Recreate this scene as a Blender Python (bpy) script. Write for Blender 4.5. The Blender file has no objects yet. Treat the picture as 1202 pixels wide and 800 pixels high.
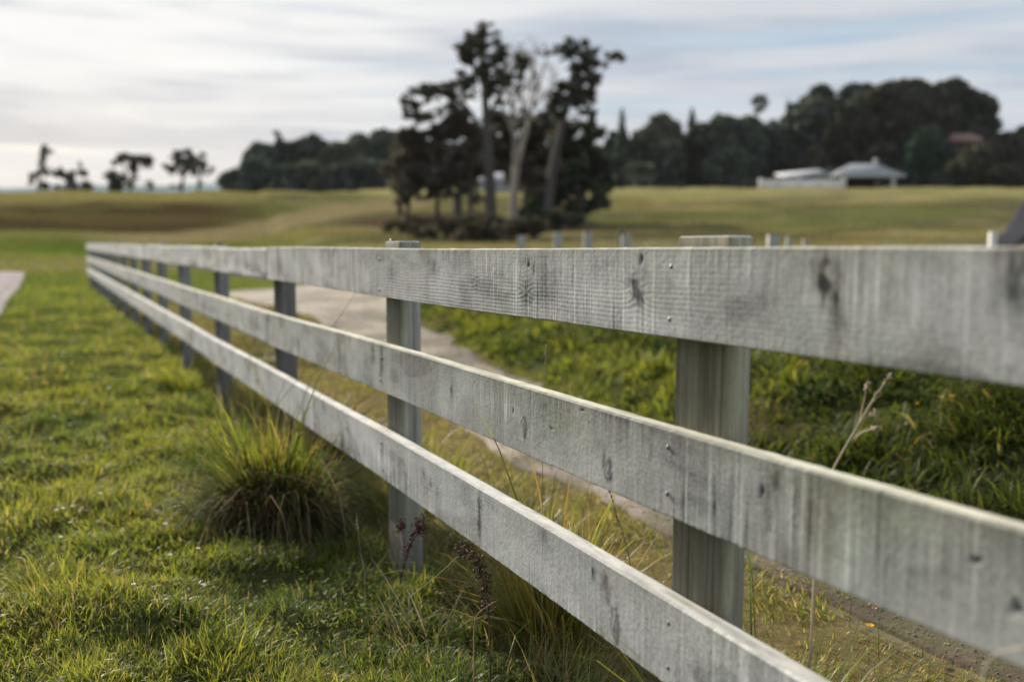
import bpy, math, random
import numpy as np
from mathutils import Vector

random.seed(7)
RNG = np.random.default_rng(11)
scene = bpy.context.scene
COL = scene.collection

# ------------------------------------------------------------------ camera maths
FPX, CX, CY = 1169.0, 601.0, 400.0          # focal length / centre in photo pixels (35 mm lens)
CAMH = 0.95
PITCH = math.atan(110 / FPX)
CAM = np.array([0.0, 0.0, CAMH])
FWD = np.array([0, math.cos(PITCH), -math.sin(PITCH)])
UPV = np.array([0, math.sin(PITCH), math.cos(PITCH)])
RGT = np.array([1.0, 0, 0])
def ray(px, py): return RGT * ((px - CX) / FPX) + UPV * ((CY - py) / FPX) + FWD
def P(px, py, Y):
    d = ray(px, py)
    return CAM + d * (Y / d[1])
def mpp(Y): return Y / FPX                   # metres per photo pixel at depth Y
def project(X, Y, Z):
    v = np.stack([X - CAM[0], Y - CAM[1], Z - CAM[2]], -1)
    f = v @ FWD
    return CX + FPX * (v @ RGT) / f, CY - FPX * (v @ UPV) / f

# ------------------------------------------------------------------ noise
def _h(ix, iy, seed):
    n = (ix.astype(np.int64) * 374761393 + iy.astype(np.int64) * 668265263 + seed * 974711) & 0xFFFFFFFF
    n = ((n ^ (n >> 13)) * 1274126177) & 0xFFFFFFFF
    n = ((n ^ (n >> 16)) * 2246822519) & 0xFFFFFFFF
    return ((n ^ (n >> 15)) & 0xFFFFFF) / float(0xFFFFFF)
def vn(x, y, seed=0):
    x = np.asarray(x, float); y = np.asarray(y, float)
    x, y = np.broadcast_arrays(x, y)
    ix, iy = np.floor(x), np.floor(y)
    fx, fy = x - ix, y - iy
    fx = fx * fx * (3 - 2 * fx); fy = fy * fy * (3 - 2 * fy)
    a = _h(ix, iy, seed); b = _h(ix + 1, iy, seed); c = _h(ix, iy + 1, seed); d = _h(ix + 1, iy + 1, seed)
    return (a * (1 - fx) + b * fx) * (1 - fy) + (c * (1 - fx) + d * fx) * fy
def fbm(x, y, seed=0, octv=4):
    s = 0; a = 0.5; t = 0
    for k in range(octv):
        s = s + a * vn(np.asarray(x) * 2 ** k, np.asarray(y) * 2 ** k, seed + 17 * k); t += a; a *= 0.5
    return s / t
def sst(a, b, x):
    t = np.clip((np.asarray(x, float) - a) / (b - a), 0, 1)
    return t * t * (3 - 2 * t)
def lerp(a, b, t): return a + (b - a) * t

# ------------------------------------------------------------------ fence frame
FANG = math.radians(25.14)
FD = np.array([-math.sin(FANG), math.cos(FANG), 0])     # along the fence, away from the camera
FN = np.array([math.cos(FANG), math.sin(FANG), 0])      # across the fence, away from the camera
FDIST = 0.946
def fence_pt(s, p, z): return FN * (FDIST + p) + FD * s + np.array([0, 0, z])
def on_fence(px, py):
    d = ray(px, py); t = FDIST / (d @ FN); q = d * t
    return q @ FD, CAMH + q[2]                           # s, height
def fcoord(X, Y): return X * FN[0] + Y * FN[1] - FDIST, X * FD[0] + Y * FD[1]   # p, s

# ------------------------------------------------------------------ terrain
_ys = np.linspace(-50, 4000, 40501)
def _prof(pts, sm):
    k = np.interp(_ys, [p[0] for p in pts], [p[1] for p in pts])
    w = np.hanning(sm); w /= w.sum()
    return np.convolve(np.pad(k, sm // 2, mode='edge'), w, 'valid')[:len(_ys)]
_R = _prof([(-50, 0), (9, 0), (30, .52), (70, 2.0), (120, 6.2), (160, 9.6), (185, 10.4), (230, 10.3), (400, 7), (900, 0), (4000, -6)], 101)
_L = _prof([(-50, 0), (26, 0), (51, 1.45), (64, 1.35), (72, 1.9), (108, 6.4), (135, 7.9), (165, 7.6), (260, 5), (900, 0), (4000, -6)], 61)
def bank_q(X, Y): return (X - 1.22) * .964 + (Y - 3.6) * .2654
def ground_h(X, Y):
    X = np.asarray(X, float); Y = np.asarray(Y, float)
    R = np.hypot(X * .55, Y); R = np.where(Y < 0, -np.minimum(R, 40), R)
    hr = np.interp(R, _ys, _R); hl = np.interp(R, _ys, _L)
    w = sst(-.31, -.10, X / np.maximum(np.abs(Y), 1.0))
    h = hl + (hr - hl) * w
    p, s = fcoord(X, Y); q = bank_q(X, Y)
    r = np.hypot(X, Y)
    near = 1 - sst(18, 40, r)
    bank = .43 * sst(-.05, 1.6, q + .22 * (fbm(X * .9, Y * .9, 5) - .5)) * sst(-40, -4, Y)
    bank = bank * (1 - .9 * sst(15, 18, Y) * (1 - sst(26, 34, Y)) )
    h = h + bank
    lawn = (fbm(X * 4.2, Y * 4.2, 9, 2) - .5) * .10 + (fbm(X * 1.1, Y * 1.1, 4, 2) - .5) * .06
    trk = sst(.15, .5, p) * (1 - sst(-.1, .3, q))
    h = h - .10 * np.exp(-((p - .03) / .30) ** 2) * sst(-1, 1.5, s) * (1 - sst(6, 10, s))
    h = h - .03 + near * (lawn * (1 - .7 * trk) - .05 * trk)
    h = h + sst(25, 60, r) * (1 - sst(250, 500, r)) * ((fbm(X * .09, Y * .09, 21, 3) - .5) * 1.5 + (fbm(X * .6, Y * .6, 22, 2) - .5) * .12)
    return h
def gh(X, Y): return float(ground_h(X, Y))
_T = np.geomspace(1.0, 900, 6000)
def ground_hit(px, py):
    d = ray(px, py)
    X, Y, Z = d[0] * _T, d[1] * _T, CAMH + d[2] * _T
    u = np.nonzero(Z < ground_h(X, Y))[0]
    i = u[0] if len(u) else len(_T) - 1
    return np.array([X[i], Y[i], ground_h(X[i], Y[i])])

# ------------------------------------------------------------------ mesh helpers
def mesh_np(name, verts, faces, col=None, mat=None, smooth=True, parent=None, loc=None, mats=None, matidx=None):
    me = bpy.data.meshes.new(name)
    verts = np.asarray(verts, np.float32)
    me.vertices.add(len(verts)); me.vertices.foreach_set('co', verts.ravel())
    fl = [np.asarray(f, np.int32) for f in faces if len(f)]
    li = np.concatenate([f.ravel() for f in fl])
    tot = np.concatenate([np.full(len(f), f.shape[1], np.int32) for f in fl])
    st = np.concatenate([[0], np.cumsum(tot)[:-1]]).astype(np.int32)
    me.loops.add(len(li)); me.loops.foreach_set('vertex_index', li)
    me.polygons.add(len(tot)); me.polygons.foreach_set('loop_start', st)
    me.update(calc_edges=True)
    if smooth: me.polygons.foreach_set('use_smooth', np.ones(len(tot), bool))
    if col is not None:
        c = np.asarray(col, np.float32)
        if c.shape[1] == 3: c = np.concatenate([c, np.ones((len(c), 1), np.float32)], 1)
        at = me.attributes.new('Col', 'FLOAT_COLOR', 'POINT'); at.data.foreach_set('color', c.ravel())
    if mats:
        for m in mats: me.materials.append(m)
        if matidx is not None: me.polygons.foreach_set('material_index', np.asarray(matidx, np.int32))
    elif mat: me.materials.append(mat)
    o = bpy.data.objects.new(name, me); COL.objects.link(o)
    if parent: o.parent = parent
    if loc is not None: o.location = loc
    return o
def tag(o, label=None, cat=None, group=None, kind=None):
    if label: o['label'] = label
    if cat: o['category'] = cat
    if group: o['group'] = group
    if kind: o['kind'] = kind
    return o
def empty(name, loc, label, cat, group=None):
    o = bpy.data.objects.new(name, None); o.empty_display_size = .1
    COL.objects.link(o); o.location = [float(v) for v in loc]
    return tag(o, label, cat, group)

class MB:                                         # collects pieces into one mesh
    def __init__(self): self.v = []; self.f3 = []; self.f4 = []; self.c = []; self.n = 0
    def add(self, v, f4=None, f3=None, c=(.5, .5, .5)):
        v = np.asarray(v, float)
        c = np.asarray(c, float)
        if c.ndim == 1: c = np.tile(c[:3], (len(v), 1))
        self.v.append(v); self.c.append(c)
        if f4 is not None and len(f4): self.f4.append(np.asarray(f4) + self.n)
        if f3 is not None and len(f3): self.f3.append(np.asarray(f3) + self.n)
        self.n += len(v)
    def tube(self, pts, rad, n=7, c=(.5, .5, .5), cap=True):
        pts = np.asarray(pts, float); rad = np.broadcast_to(np.asarray(rad, float), (len(pts),))
        tan = np.gradient(pts, axis=0); tan /= np.linalg.norm(tan, axis=1)[:, None] + 1e-9
        ref = np.array([0, 0, 1.0]) if abs(tan[0, 2]) < .9 else np.array([1.0, 0, 0])
        V = []
        for i in range(len(pts)):
            a = np.cross(tan[i], ref); a /= np.linalg.norm(a) + 1e-9; b = np.cross(tan[i], a)
            th = np.arange(n) * 2 * math.pi / n
            V.append(pts[i] + rad[i] * (np.cos(th)[:, None] * a + np.sin(th)[:, None] * b))
        m = len(pts); V = np.concatenate(V)
        i = np.repeat(np.arange(m - 1), n); j = np.tile(np.arange(n), m - 1); k = (j + 1) % n
        f4 = np.stack([i * n + j, i * n + k, (i + 1) * n + k, (i + 1) * n + j], 1)
        f3 = None
        if cap:
            V = np.concatenate([V, pts[:1], pts[-1:]]); j = np.arange(n); k = (j + 1) % n
            f3 = np.concatenate([np.stack([np.full(n, m * n), k, j], 1), np.stack([np.full(n, m * n + 1), (m - 1) * n + j, (m - 1) * n + k], 1)])
        self.add(V, f4, f3, c)
    def box(self, lo, hi, c=(.5, .5, .5), M=None):
        x0, y0, z0 = lo; x1, y1, z1 = hi
        v = np.array([(x0, y0, z0), (x1, y0, z0), (x1, y1, z0), (x0, y1, z0), (x0, y0, z1), (x1, y0, z1), (x1, y1, z1), (x0, y1, z1)], float)
        if M is not None: v = v @ M.T
        self.add(v, [(0, 3, 2, 1), (4, 5, 6, 7), (0, 1, 5, 4), (1, 2, 6, 5), (2, 3, 7, 6), (3, 0, 4, 7)], None, c)
    def quad(self, a, b, c_, d, col): self.add([a, b, c_, d], [(0, 1, 2, 3)], None, col)
    def build(self, name, mat, parent=None, loc=None, smooth=True):
        f = []
        if self.f4: f.append(np.concatenate(self.f4))
        if self.f3: f.append(np.concatenate(self.f3))
        return mesh_np(name, np.concatenate(self.v), f, np.concatenate(self.c), mat, smooth, parent, loc)

# ------------------------------------------------------------------ materials
def new_mat(name):
    m = bpy.data.materials.new(name); m.use_nodes = True
    nt = m.node_tree; nt.nodes.clear()
    out = nt.nodes.new('ShaderNodeOutputMaterial')
    return m, nt, out
def N(nt, typ, **kw):
    n = nt.nodes.new(typ)
    for k, v in kw.items():
        if k in n.inputs.keys() if isinstance(k, str) else False: n.inputs[k].default_value = v
        else: setattr(n, k, v)
    return n
def leaf_mat(name, trans=.4, gloss=.06, tint=(1.25, 1.2, .55), rough=.4):
    m, nt, out = new_mat(name)
    at = N(nt, 'ShaderNodeAttribute', attribute_name='Col')
    d = N(nt, 'ShaderNodeBsdfDiffuse'); t = N(nt, 'ShaderNodeBsdfTranslucent'); g = N(nt, 'ShaderNodeBsdfGlossy'); g.inputs['Roughness'].default_value = rough
    mul = N(nt, 'ShaderNodeMix', data_type='RGBA', blend_type='MULTIPLY'); mul.inputs[0].default_value = 1; mul.inputs[7].default_value = (*tint, 1)
    nt.links.new(at.outputs['Color'], d.inputs['Color']); nt.links.new(at.outputs['Color'], mul.inputs[6]); nt.links.new(mul.outputs[2], t.inputs['Color'])
    a = N(nt, 'ShaderNodeMixShader'); a.inputs[0].default_value = trans
    nt.links.new(d.outputs[0], a.inputs[1]); nt.links.new(t.outputs[0], a.inputs[2])
    b = N(nt, 'ShaderNodeMixShader'); b.inputs[0].default_value = gloss
    nt.links.new(a.outputs[0], b.inputs[1]); nt.links.new(g.outputs[0], b.inputs[2])
    nt.links.new(b.outputs[0], out.inputs['Surface'])
    return m
def attr_mat(name, rough=.85, noise=(30, .25), bump=(80, .3, .002), spec=.3, stretch=(1, 1, 1), coord='Object', noise2=None):
    m, nt, out = new_mat(name)
    at = N(nt, 'ShaderNodeAttribute', attribute_name='Col')
    b = N(nt, 'ShaderNodeBsdfPrincipled'); b.inputs['Roughness'].default_value = rough; b.inputs['Specular IOR Level'].default_value = spec
    tc = N(nt, 'ShaderNodeTexCoord'); mp = N(nt, 'ShaderNodeMapping'); mp.inputs['Scale'].default_value = stretch
    nt.links.new(tc.outputs[coord], mp.inputs['Vector'])
    last = at.outputs['Color']
    for (sc, am) in [noise] + ([noise2] if noise2 else []):
        nz = N(nt, 'ShaderNodeTexNoise'); nz.inputs['Scale'].default_value = sc; nz.inputs['Detail'].default_value = 5; nz.inputs['Roughness'].default_value = .65
        nt.links.new(mp.outputs[0], nz.inputs['Vector'])
        mr = N(nt, 'ShaderNodeMapRange'); mr.inputs[1].default_value = .25; mr.inputs[2].default_value = .75; mr.inputs[3].default_value = 1 - am; mr.inputs[4].default_value = 1 + am
        nt.links.new(nz.outputs['Fac'], mr.inputs[0])
        mx = N(nt, 'ShaderNodeMix', data_type='RGBA', blend_type='MULTIPLY'); mx.inputs[0].default_value = 1
        nt.links.new(last, mx.inputs[6]); nt.links.new(mr.outputs[0], mx.inputs[7]); last = mx.outputs[2]
    nt.links.new(last, b.inputs['Base Color'])
    nb = N(nt, 'ShaderNodeTexNoise'); nb.inputs['Scale'].default_value = bump[0]; nb.inputs['Detail'].default_value = 6; nb.inputs['Roughness'].default_value = .7
    nt.links.new(mp.outputs[0], nb.inputs['Vector'])
    bp = N(nt, 'ShaderNodeBump'); bp.inputs['Strength'].default_value = bump[1]; bp.inputs['Distance'].default_value = bump[2]
    nt.links.new(nb.outputs['Fac'], bp.inputs['Height']); nt.links.new(bp.outputs[0], b.inputs['Normal'])
    nt.links.new(b.outputs[0], out.inputs['Surface'])
    return m
M_GROUND = attr_mat('ground_soil', 1.0, (14, .3), (60, .6, .02), .0, noise2=(1.3, .18))
M_GRAVEL = attr_mat('gravel', .9, (45, .35), (70, .9, .015), .25, noise2=(7, .2))
M_ASPHALT = attr_mat('asphalt', .95, (60, .3), (120, .6, .004), .05, noise2=(1.5, .12))
M_WOOD = attr_mat('weathered_timber', .88, (420, .24), (420, .4, .0010), .15, stretch=(1, 1, .22), noise2=(60, .08))
M_POST = attr_mat('post_timber', .9, (300, .28), (260, .8, .002), .15, stretch=(1, 1, .08), noise2=(40, .12))
M_GRASS = leaf_mat('grass_blade', .48, .035, (1.45, 1.40, .62), .42)
M_DRY = leaf_mat('dry_stalk', .3, .03, (1.1, 1.0, .8), .5)
M_TREE = leaf_mat('tree_foliage', .22, .03, (1.1, 1.1, .8), .6)
M_WEED = leaf_mat('weed_leaf', .42, .012, (1.4, 1.38, .55), .5)
M_PAST = leaf_mat('pasture_blade', .3, .0, (1.1, 1.08, .85), .6)
M_PETAL = leaf_mat('petal', .35, .03, (1, 1, 1), .5)
M_BARK = attr_mat('bark', .9, (6, .25), (9, .8, .06), .2, stretch=(1, 1, .3))
M_PAINT = attr_mat('painted_wall', .7, (2, .06), (30, .1, .004), .3)
M_ROOF = attr_mat('sheet_roof', .45, (1.5, .1), (20, .1, .01), .5)
M_NAIL = attr_mat('galvanised_nail', .55, (400, .3), (300, .3, .0005), .5)
M_PLASTIC = attr_mat('black_plastic', .45, (100, .1), (100, .1, .0005), .5)
M_WIRE = attr_mat('wire', .5, (50, .2), (50, .1, .0005), .5)

# ------------------------------------------------------------------ blades
def blades(base, head, L, W, lean, curl, cb, ct, nseg=3, twist=None):
    """ribbons; base (n,3), heading of lean, length, width, start lean, extra bend, base & tip colours (n,3)"""
    n = len(base); T = np.linspace(0, 1, nseg + 1)
    hd = np.stack([np.cos(head), np.sin(head), np.zeros(n)], 1)
    tw = head + math.pi / 2 + (RNG.normal(0, .7, n) if twist is None else twist)
    sd = np.stack([np.cos(tw), np.sin(tw), np.zeros(n)], 1)
    pos = np.array(base, float); rows = []; cols = []
    for i, t in enumerate(T):
        if i:
            tm = (T[i] + T[i - 1]) / 2; th = lean + curl * tm ** 1.3; dl = (L * (T[i] - T[i - 1]))
            pos = pos + dl[:, None] * (np.sin(th)[:, None] * hd + np.cos(th)[:, None] * np.array([0, 0, 1.0]))
        w = W * (1.0 if i == 0 else (1 - t ** 2.2)) * .5
        c = cb + (ct - cb) * t
        if i < nseg:
            rows.append(np.stack([pos - sd * w[:, None], pos + sd * w[:, None]], 1)); cols.append(np.stack([c, c], 1))
        else:
            rows.append(pos[:, None, :]); cols.append(c[:, None, :])
    V = np.concatenate(rows, 1); C = np.concatenate(cols, 1); m = V.shape[1]
    o = (np.arange(n) * m)[:, None]
    f4 = np.concatenate([o + np.array([2 * i, 2 * i + 1, 2 * i + 3, 2 * i + 2]) for i in range(nseg - 1)])
    f3 = o + np.array([2 * (nseg - 1), 2 * (nseg - 1) + 1, 2 * nseg])
    return V.reshape(-1, 3), f4, f3, C.reshape(-1, 3)
def pick(pal, n, var=.18):
    pal = np.array(pal); c = pal[RNG.integers(0, len(pal), n)]
    return np.clip(c * np.exp(RNG.normal(0, var, (n, 1))), 0, 1)
GREEN = [(.080, .120, .022), (.10, .142, .025), (.066, .108, .022), (.12, .158, .03)]
YGREEN = [(.25, .255, .055), (.22, .24, .048), (.30, .285, .075)]
STRAW = [(.34, .27, .14), (.28, .22, .11), (.40, .34, .2), (.22, .15, .07)]
DGREEN = [(.04, .07, .02), (.052, .085, .024), (.045, .066, .028)]

# ================================================================== SETTING
# driveway beside the lawn (right-hand edge as a function of depth)
_dp = [ground_hit(31, 320), ground_hit(14, 350), ground_hit(-4, 383)]
_dY = np.array([-6, 4, 8.0, 10.5] + [p[1] for p in _dp[::-1]]); _dX = np.array([-9.5, -6.9, -5.9, -5.75] + [p[0] for p in _dp[::-1]])
DRIVE_END = _dp[0][1]
def drive_edge(Y): return np.interp(Y, _dY, _dX)
# gravel track beyond the fence
_tw = ([-8, 2, 3.2, 4.5, 7, 11, 14, 17, 20, 22.5], [.30, .36, .55, .85, .95, 1.05, 1.2, 1.7, 2.3, 2.6])
_tr = ([-8, 2.5, 4, 6, 13, 15, 17, 19, 22.5], [-.08, -.08, -.10, -.02, .02, .6, 2.5, 7, 9])
def track_edges(Y):
    line = 1.22 - .2754 * (Y - 3.6)
    return line - np.interp(Y, *_tw) - .02, line + np.interp(Y, *_tr)
def track_mask(X, Y):
    l, r = track_edges(Y)
    j = (fbm(X * 3, Y * 3, 31, 3) - .5) * .3
    return sst(-.08, .10, X - l + j) * sst(-.08, .10, r - X + j) * (Y < 22.6)
def drive_mask(X, Y):
    return sst(-.05, .05, drive_edge(Y) - X) * (Y < DRIVE_END) * (Y > -6)

PATH_PX = [(200, 283, 14), (260, 275, 13), (330, 262, 13), (400, 249, 9), (450, 240, 7), (475, 235, 5)]
_path = np.array([ground_hit(a, b)[:2] for a, b, _ in PATH_PX])
def ground_col(X, Y):
    r = np.hypot(X, Y); p, s = fcoord(X, Y); q = bank_q(X, Y)
    n1 = fbm(X * .8, Y * .8, 41, 4); n2 = fbm(X * .12, Y * .12, 42, 4); n3 = fbm(X * .035, Y * .05, 43, 4)
    def c3(a): return np.array(a)[None, :]
    def mx(a, b, t): return a + (b - a) * np.clip(t, 0, 1)[:, None]
    soil = mx(c3((.05, .052, .02)), c3((.085, .09, .025)), n1 * 1.4 - .2)
    lawnf = mx(c3((.085, .112, .022)), c3((.12, .132, .03)), sst(.4, .7, n2))
    lawnf = mx(lawnf, c3((.09, .125, .03)), sst(.5, .75, n1) * .5)
    c = mx(soil, lawnf, sst(6, 26, r))
    # left-hand rise: rough brownish pasture
    w = sst(-.31, -.16, X / np.maximum(np.abs(Y), 1))
    rise = mx(c3((.135, .115, .042)), c3((.070, .056, .028)), sst(.36, .56, fbm(X * .03, Y * .10, 44, 4)))
    rise = mx(rise, c3((.18, .19, .06)), sst(.6, .8, n2) * .6)
    rise = mx(rise, c3((.25, .235, .085)), sst(98, 108, r) * .95); rise = mx(rise, c3((.06, .055, .03)), (1 - sst(67, 76, r)) * .8)
    rise = rise * np.array((.80, .74, .74)); 
    c = mx(c, rise, sst(58, 72, r) * (1 - w))
    c = mx(c, c3((.17, .145, .07)), sst(31, 34, r) * (1 - sst(36, 40, r)) * .75 * (1 - w)); c = mx(c, c3((.15, .145, .05)), sst(46, 49, r) * (1 - sst(54, 58, r)) * .8 * (1 - w))
    # right-hand paddock: tan and green
    pad = mx(c3((.20, .165, .055)), c3((.115, .115, .038)), sst(.40, .58, n3))
    pad = mx(pad, c3((.24, .20, .095)), sst(.5, .72, n2) * .8)
    pad = mx(pad, c3((.10, .085, .042)), sst(.48, .66, fbm(X * .06, Y * .12, 46, 4)) * .8)
    pad = mx(pad, c3((.25, .225, .085)), sst(110, 150, r) * .7)
    pad = pad * np.array((.95, .99, 1.10))
    c = mx(c, pad, sst(24, 34, r) * w)
    # worn band up the hill
    dmin = np.full(len(X), 1e9)
    for i in range(len(_path) - 1):
        a, b = _path[i], _path[i + 1]; ab = b - a
        t = np.clip(((X - a[0]) * ab[0] + (Y - a[1]) * ab[1]) / (ab @ ab), 0, 1)
        dmin = np.minimum(dmin, np.hypot(X - a[0] - t * ab[0], Y - a[1] - t * ab[1]) / (1 + .006 * Y))
    c = mx(c, c3((.21, .17, .09)), (1 - sst(1.2, 3.4, dmin + (n2 - .5) * 2)) * .9)
    # leaf litter under the big trees
    cp = ground_hit(560, 262)
    d = np.hypot((X - cp[0]) / 11, (Y - cp[1] + 5) / 17) + (n2 - .5) * .5
    c = mx(c, c3((.085, .062, .042)), 1 - sst(.6, 1.05, d))
    # beyond the fence: verge, bank
    vg = mx(c3((.15, .12, .055)), c3((.07, .06, .025)), sst(.4, .65, n1))
    c = mx(c, vg, sst(-.1, .3, p) * (1 - sst(-.1, .25, q)) * (1 - sst(16, 26, r)))
    bk = mx(c3((.05, .06, .02)), c3((.09, .065, .04)), sst(.5, .65, n1))
    c = mx(c, bk, sst(-.1, .2, q) * (1 - sst(10, 26, r)))
    c = mx(c, c3((.21, .19, .15)), track_mask(X, Y) * .5)
    return c
az = np.radians(np.concatenate([np.arange(-48, 48, .2), np.arange(48, 312, 3.0)]))
rr = np.concatenate([np.geomspace(.3, 260, 440), np.geomspace(268, 1500, 40)])
A, R_ = np.meshgrid(az, rr)
GX, GY = (R_ * np.sin(A)).ravel(), (R_ * np.cos(A)).ravel()
GZ = ground_h(GX, GY)
na, nr = len(az), len(rr)
i = np.repeat(np.arange(nr - 1), na); j = np.tile(np.arange(na), nr - 1); k = (j + 1) % na
gf = np.stack([i * na + j, i * na + k, (i + 1) * na + k, (i + 1) * na + j], 1)[:, ::-1]
gv = np.concatenate([np.stack([GX, GY, GZ], 1), [[0, 0, gh(0, 0)]]])
gc = np.concatenate([ground_col(GX, GY), [[.05, .05, .02]]])
j = np.arange(na); g3 = np.stack([np.full(na, nr * na), j, (j + 1) % na], 1)[:, ::-1]
tag(mesh_np('ground', gv, [gf, g3], gc, M_GROUND), kind='structure')

def strip(name, Ys, left, right, nx, mat, colf, lift=.012, kind='structure'):
    V = []; m = nx + 1
    for y, l, r_ in zip(Ys, left, right):
        t = np.linspace(0, 1, m); t[1] = min(t[1], .0035); t[-2] = max(t[-2], .9965); X = l + (r_ - l) * t
        V.append(np.stack([X, np.full(m, y), ground_h(X, np.full(m, y)) + np.where((np.arange(m) == 0) | (np.arange(m) == nx), -.03, lift)], 1))
    V = np.concatenate(V); n = len(Ys)
    i = np.repeat(np.arange(n - 1), nx); j = np.tile(np.arange(nx), n - 1)
    f = np.stack([i * m + j, i * m + j + 1, (i + 1) * m + j + 1, (i + 1) * m + j], 1)
    return tag(mesh_np(name, V, [f], colf(V[:, 0], V[:, 1]), mat), kind=kind)
def gravel_col(X, Y):
    n = fbm(X * 2.2, Y * 2.2, 51, 4); n2 = fbm(X * 7, Y * 7, 52, 3)
    a = np.array((.30, .25, .205)); b = np.array((.13, .108, .08)); g = np.array((.10, .10, .035))
    c = a + (b - a) * sst(.4, .65, n)[:, None]
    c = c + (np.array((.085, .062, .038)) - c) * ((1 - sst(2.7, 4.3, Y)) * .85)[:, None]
    return c + (g - c) * (sst(.52, .66, n2) * .6)[:, None]
Ys = np.concatenate([np.linspace(-8, 2, 40), np.linspace(2.05, 22.5, 400)])
l, r_ = track_edges(Ys)
jl = (fbm(Ys * 1.7, Ys * 0, 61, 3) - .5) * .28; jr = (fbm(Ys * 1.9, Ys * 0 + 3, 62, 3) - .5) * .22
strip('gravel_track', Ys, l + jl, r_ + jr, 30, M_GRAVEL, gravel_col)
Ys = np.linspace(-6, DRIVE_END, 120)
strip('driveway', Ys, np.full(len(Ys), -34.), drive_edge(Ys), 60, M_ASPHALT,
      lambda X, Y: np.array((.22, .19, .19))[None, :] * (1 + .25 * (fbm(X * .4, Y * .25, 55, 4) - .5))[:, None] + np.array((.10, .07, .05))[None, :] * sst(.5, .75, fbm(X * .15, Y * .3, 56, 3))[:, None], .015)
# sealed road climbing the hill at the right
RL = np.array([ground_hit(a, b) for a, b in [(1148, 296), (1163, 287), (1174, 275), (1184, 262), (1194, 248), (1203, 236), (1207, 231)]])
RW = np.array([.9, 1.0, 1.3, 1.9, 2.5, 2.8, 2.8])
t0 = np.linspace(0, len(RL) - 1, 90); ti = np.arange(len(RL))
rx, ry, rw = np.interp(t0, ti, RL[:, 0]), np.interp(t0, ti, RL[:, 1]), np.interp(t0, ti, RW)
strip('hill_road', ry, rx, rx + rw, 10, M_ASPHALT, lambda X, Y: np.tile((.032, .032, .038), (len(X), 1)), .05)

# far hills
def far_hills():
    mb = MB(); X = np.linspace(-1000, 1000, 300)
    top = 60 + 26 * fbm(X * .005, X * 0, 71, 4)
    base = np.full(len(X), -9.)
    V = np.concatenate([np.stack([X, np.full(300, 1060.), base], 1), np.stack([X, 1150 + 20 * vn(X * .02, X * 0, 4), top], 1), np.stack([X, np.full(300, 1165.), base], 1)])
    j = np.arange(299)
    f = np.concatenate([np.stack([j, j + 1, 300 + j + 1, 300 + j], 1), np.stack([300 + j, 301 + j, 601 + j, 600 + j], 1)])
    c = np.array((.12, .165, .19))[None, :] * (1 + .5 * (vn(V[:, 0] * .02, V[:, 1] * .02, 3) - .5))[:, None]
    return tag(mesh_np('hills', V, [f], c, M_GROUND), kind='structure')
far_hills()

# ================================================================== GRASS (stuff)
def polar(n, r0, r1, a0, a1):
    r = np.exp(RNG.uniform(math.log(r0), math.log(r1), n)); a = np.radians(RNG.uniform(a0, a1, n))
    return r * np.sin(a), r * np.cos(a), r
def near_post_mask(p, s): return (np.abs(p + .02) < .0) # kept simple
def put(name, X, Y, L, W, lean, curl, head, cb, ct, mat, nseg=3):
    z = ground_h(X, Y) - .006
    v, f4, f3, c = blades(np.stack([X, Y, z], 1), head, L, W, lean, curl, cb, ct, nseg)
    return tag(mesh_np(name, v, [f4, f3], c, mat, smooth=False), kind='stuff')
# mown lawn on the camera side
X, Y, r = polar(760000, 1.15, 42, -52, 36)
p, s = fcoord(X, Y)
keep = (p < .10 + .0 * s) & (X > drive_edge(Y) + .02 + .1 * RNG.random(len(X))) | ((Y > DRIVE_END) & (p < 0))
cl = .55 * fbm(X * 4.0, Y * 4.0, 81, 2) + .45 * fbm(X * 11, Y * 11, 85, 2); cl2 = fbm(X * 1.6, Y * 1.6, 82, 3)
keep &= RNG.random(len(X)) < (.62 + .7 * sst(.40, .58, cl))
X, Y, r, p, s, cl, cl2 = [a[keep] for a in (X, Y, r, p, s, cl, cl2)]
n = len(X); far = np.clip(r / 2.5, 1, 12)
edge = sst(-.30, -.02, p)
L = (.026 + .036 * sst(.42, .68, cl) + .008 * sst(.45, .7, cl2)) * RNG.uniform(.55, 1.45, n) * (1 + .12 * (far - 1) ** .4) * (1 + .35 * edge)
W = .0036 * RNG.uniform(.6, 1.5, n) * far ** .72
flow = fbm(X * 3.0, Y * 3.0, 83, 2) * 4 * math.pi
head = flow + RNG.normal(0, 1.5, n)
lean = np.abs(RNG.normal(.5, .35, n)); curl = np.abs(RNG.normal(.75, .5, n))
cb = pick(GREEN, n); ct = pick(GREEN + YGREEN, n)
yy = (.12 + sst(.38, .62, cl2) * .85)[:, None]
ct = ct * (1 - yy) + pick(YGREEN, n) * yy
dk = (sst(.50, .36, cl2) * .55)[:, None]; ct = ct * (1 - dk) + pick(DGREEN, n) * 1.3 * dk; cb = cb * (1 - dk) + pick(DGREEN, n) * dk
st = (RNG.random(n) < .07 + .08 * sst(.5, .7, fbm(X * 2.3, Y * 2.3, 84, 2)))[:, None]
cb = np.where(st, pick(STRAW, n), cb); ct = np.where(st, pick(STRAW, n), ct)
put('lawn_grass', X, Y, L, W, lean, curl, head, cb, ct, M_GRASS)

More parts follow.
